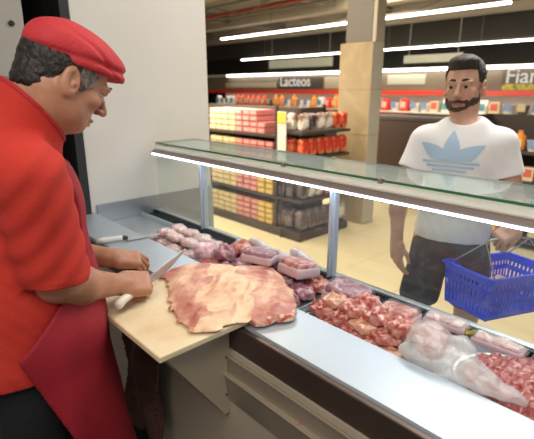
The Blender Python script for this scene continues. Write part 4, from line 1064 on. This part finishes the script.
def leaf(ang, L_, W_, base=.0, oy=-.03):
    def fn(a, b):
        r = base + L_ * a; hw = W_ * math.sin(PI * min(a, .999) ** .75) ** .9 + .0005; s_ = (b * 2 - 1) * hw
        return (s_ * math.cos(ang) + r * math.sin(ang), oy + r * math.cos(ang) - s_ * math.sin(ang))
    return fn
CUT = -.012
def clipped(fn):
    def g_(a, b):
        u_, v_ = fn(a, b); return (u_, max(v_, CUT))
    return g_
patch(clipped(leaf(0, .150, .037)), 26, 10)
patch(clipped(leaf(math.radians(57), .165, .035)), 26, 10)
patch(clipped(leaf(math.radians(-57), .165, .035)), 26, 10)
for k_, (y_, hw) in enumerate(((-.0225, .125), (-.0405, .105), (-.0585, .075))):
    patch(lambda a, b, y_=y_, hw=hw: ((a * 2 - 1) * hw, y_ + (b - .5) * .011 - .002 * math.cos(a * 2 * PI)), 40, 2)
patch(lambda a, b: ((a * 2 - 1) * .026, -.071 - b * .034 * math.sin(PI * a)), 12, 4)
# lower lettering of the print
cu_ = bpy.data.curves.new('w', 'FONT'); cu_.body = 'adidas'; cu_.size = .085; cu_.align_x = 'CENTER'; cu_.offset = .0012
tmp = bpy.data.objects.new('w', cu_); COL.objects.link(tmp); dg = bpy.context.evaluated_depsgraph_get(); tm = bpy.data.meshes.new_from_object(tmp.evaluated_get(dg)); bpy.data.objects.remove(tmp)
tv = []
for v in tm.vertices:
    p = pt(v.co.x, -.190 + v.co.y); tv.append(bm.verts.new(p if p is not None else (0, 0, 0)))
for p_ in tm.polygons:
    try: bm.faces.new([tv[i] for i in p_.vertices])
    except Exception: pass
bmesh.ops.remove_doubles(bm, verts=bm.verts, dist=.0003)
pr_o = obj('printed_trefoil', bm, M_print, tee_o, smooth=False); pr_o.matrix_parent_inverse = Matrix.Identity(4)
# shorts and shoes
M_short = mat('dark_patterned_shorts', (0.02, 0.02, 0.024), .8, stops=[(.42, (0.015, 0.017, 0.022)), (.56, (0.030, 0.032, 0.036)), (.68, (0.10, 0.075, 0.070))], scale=9, distort=1.2, bump=.2)
so = Sdf().ell(tl(0, 0, .93), (.115, .165, .10), TR)
for q, fx in ((-1, .03), (1, -.03)): so.cap(tl(0, q * .085, .88), tl(.02 + fx, q * .115, .60), .098, .098, k=.03)
def shorts(P):
    d = so(P, .2) + .004 * wob(P, 28, 3); return np.maximum.reduce([d, P[:, 2] - .975, .575 - P[:, 2] + 0 * d]).astype(np.float32)
sdf_mesh('shorts', shorts, (1.85, .62, .54), (2.38, 1.26, 1.0), .0065, M_short, cu)
for q, fx in ((-1, .03), (1, -.03)):
    s3 = Sdf().cap(tl(-.04 + fx, q * .12, .055), tl(.14 + fx, q * .135, .042), .050, .044, k=.02); s3.post.append(lambda P, d: np.maximum(d, .002 - P[:, 2]))
    sdf_mesh('shoe', lambda P: s3(P, .2), (1.8, .6, -.01), (2.5, 1.3, .15), .009, M_tee, cu)

# ---------------- shopping basket
M_bask = mat('blue_plastic', (0.01, 0.075, 0.95), .4, coat=.1)
bk = empty('shopping_basket', (2.02, .76, .675), 'blue slotted plastic shopping basket hanging from the customer\'s hand', 'basket', rot=(0, 0, 0))
BXd, BYd, BH = .42, .27, .205
vdir = nrm((.93, -.34, -.05)); udir = nrm(np.cross(V(.05, 0, 1), vdir)); wdir = np.cross(vdir, udir)
BM = Matrix([[*[float(a[i]) for a in (vdir, udir, wdir)]] for i in range(3)]).to_4x4()
corner = V(1.880, .640, .650)
bk.matrix_world = Matrix.Translation(corner.tolist()) @ BM
bpy.context.view_layer.update()
bm = bmesh.new()
def wall_slots(p0, p1, inset, flip):
    """slotted wall: p0->p1 at rim; bottom inset"""
    a = np.array(p0, float); b = np.array(p1, float); L_ = np.linalg.norm(b - a); d = (b - a) / L_; nrm_ = np.array([-d[1], d[0]]) * flip
    n = int(L_ / .021)
    def P3(u_, z, t_):
        k_ = 1 - (1 - z / BH) * .10; m_ = (a + b) / 2; q = m_ + d * ((u_ - .5) * L_ * k_) + nrm_ * ((1 - z / BH) * inset + t_); return (q[0], q[1], z)
    def brick(u0, u1, z0, z1, th=.003):
        vs = [bm.verts.new(P3(u_, z, t_)) for t_ in (0, th) for z in (z0, z1) for u_ in (u0, u1)]
        for f_ in ((0, 1, 3, 2), (4, 6, 7, 5), (0, 4, 5, 1), (2, 3, 7, 6), (0, 2, 6, 4), (1, 5, 7, 3)): bm.faces.new([vs[i] for i in f_])
    for z0, z1 in ((0, .024), (.066, .086), (.122, .146), (.165, .205)): brick(0, 1, z0, z1, .0035)
    for i in range(n + 1):
        c_ = i / n; brick(max(0, c_ - .30 / n), min(1, c_ + .30 / n), .02, .168)
C4 = [(0, 0), (BXd, 0), (BXd, BYd), (0, BYd)]
for i in range(4): wall_slots(C4[i], C4[(i + 1) % 4], .018, 1)
box(bm, .02, BXd - .02, .02, BYd - .02, 0, .004)
obj('basket_shell', bm, M_bask, bk)
bm = bmesh.new()
for x0, x1, y0, y1 in ((-.012, BXd + .012, -.012, .004), (-.012, BXd + .012, BYd - .004, BYd + .012), (-.012, .004, -.012, BYd + .012), (BXd - .004, BXd + .012, -.012, BYd + .012)): box(bm, x0, x1, y0, y1, BH - .012, BH)
obj('rim', bm, M_bask, bk, bevel=.003)
M_wire = mat('grey_wire', (0.45, 0.46, 0.48), .3, .8)
grip = BM.to_3x3().inverted() @ (Vector((1.965, .650, 1.018)) - Vector(corner.tolist()))
for k_, y_ in enumerate((0.02, BYd - .02)):
    g0 = grip + Vector((-.06, .004 * k_, 0)); g1 = grip + Vector((.11, .004 * k_, 0))
    pts = [Vector((.03, y_, BH - .02)), Vector((.035, y_, BH)), Vector((g0.x - .03, g0.y, g0.z - .012)), g0, g1, Vector((g1.x + .06, g1.y, g1.z - .014)), Vector((BXd - .035, y_, BH)), Vector((BXd - .03, y_, BH - .02))]
    obj('wire_handle', tube(pts, .0032, 8), M_wire, bk, smooth=True)
it = tag(obj('grocery_packet', BX(.0, .16, 0, .09, 0, .13), mat('pale_packet', (0.75, 0.62, 0.58), .5, col2=(0.45, 0.15, 0.12), scale=14), bevel=.008), 'pale pink packet lying inside the blue basket', 'packet')
it.matrix_world = bk.matrix_world @ Matrix.Translation((.12, .06, .006)) @ Matrix.Rotation(.2, 4, 'Z')
# dark brown cloth hanging under the board
cl_ = Sdf()
def cloth(P):
    x, y, z = P.T
    d = np.abs(x - (.690 + .02 * np.sin(y * 34 + 2 * np.sin(z * 9)) + .012 * wob(P, 18, 3))) - .006
    return np.maximum.reduce([d, np.abs(y - 1.48 + (z - .5) * .05) - .13 + .012 * wob(P, 14, 4), z - .80, .26 - z + .02 * np.sin(y * 40)]).astype(np.float32)
t = empty('hanging_cloth', (.69, 1.5, .25), 'dark brown rag hanging in front of the counter beside the apron', 'cloth')
sdf_mesh('rag', cloth, (.62, 1.28, .2), (.76, 1.68, .84), .007, mat('dark_brown_rag', (0.05, 0.022, 0.016), .9, col2=(0.10, 0.04, 0.03), scale=14, bump=.4), t)
obj('hook', tube([(.774, 1.5, .805), (.69, 1.5, .805), (.69, 1.5, .78)], .004, 8), M_ss, t, world=True)
# scraps on the ledges, screw holes in the bracket
for x, y, z, l in ((.765, .70, .749, 'farther'), (.765, .585, .749, 'nearer')):
    tag(obj('meat_scrap', lathe([(.003, 0), (.006, .003), (.003, .006)], 7, None, (x, y, z - .0035)), M_raw), f'tiny red meat scrap on the metal ledge below the worktop, {l} of two', 'scrap')
bm = bmesh.new()
for x, z in ((.765, .80), (.765, .74), (.762, .66)):
    b_ = lathe([(.004, 0), (.004, .002)], 8); b_.transform(Matrix.Translation((x, 1.021, z)) @ Matrix.Rotation(PI / 2, 4, 'X')); m_ = bpy.data.meshes.new('t'); b_.to_mesh(m_); b_.free(); bm.from_mesh(m_)
cp('bracket_screws', bm, M_dark)
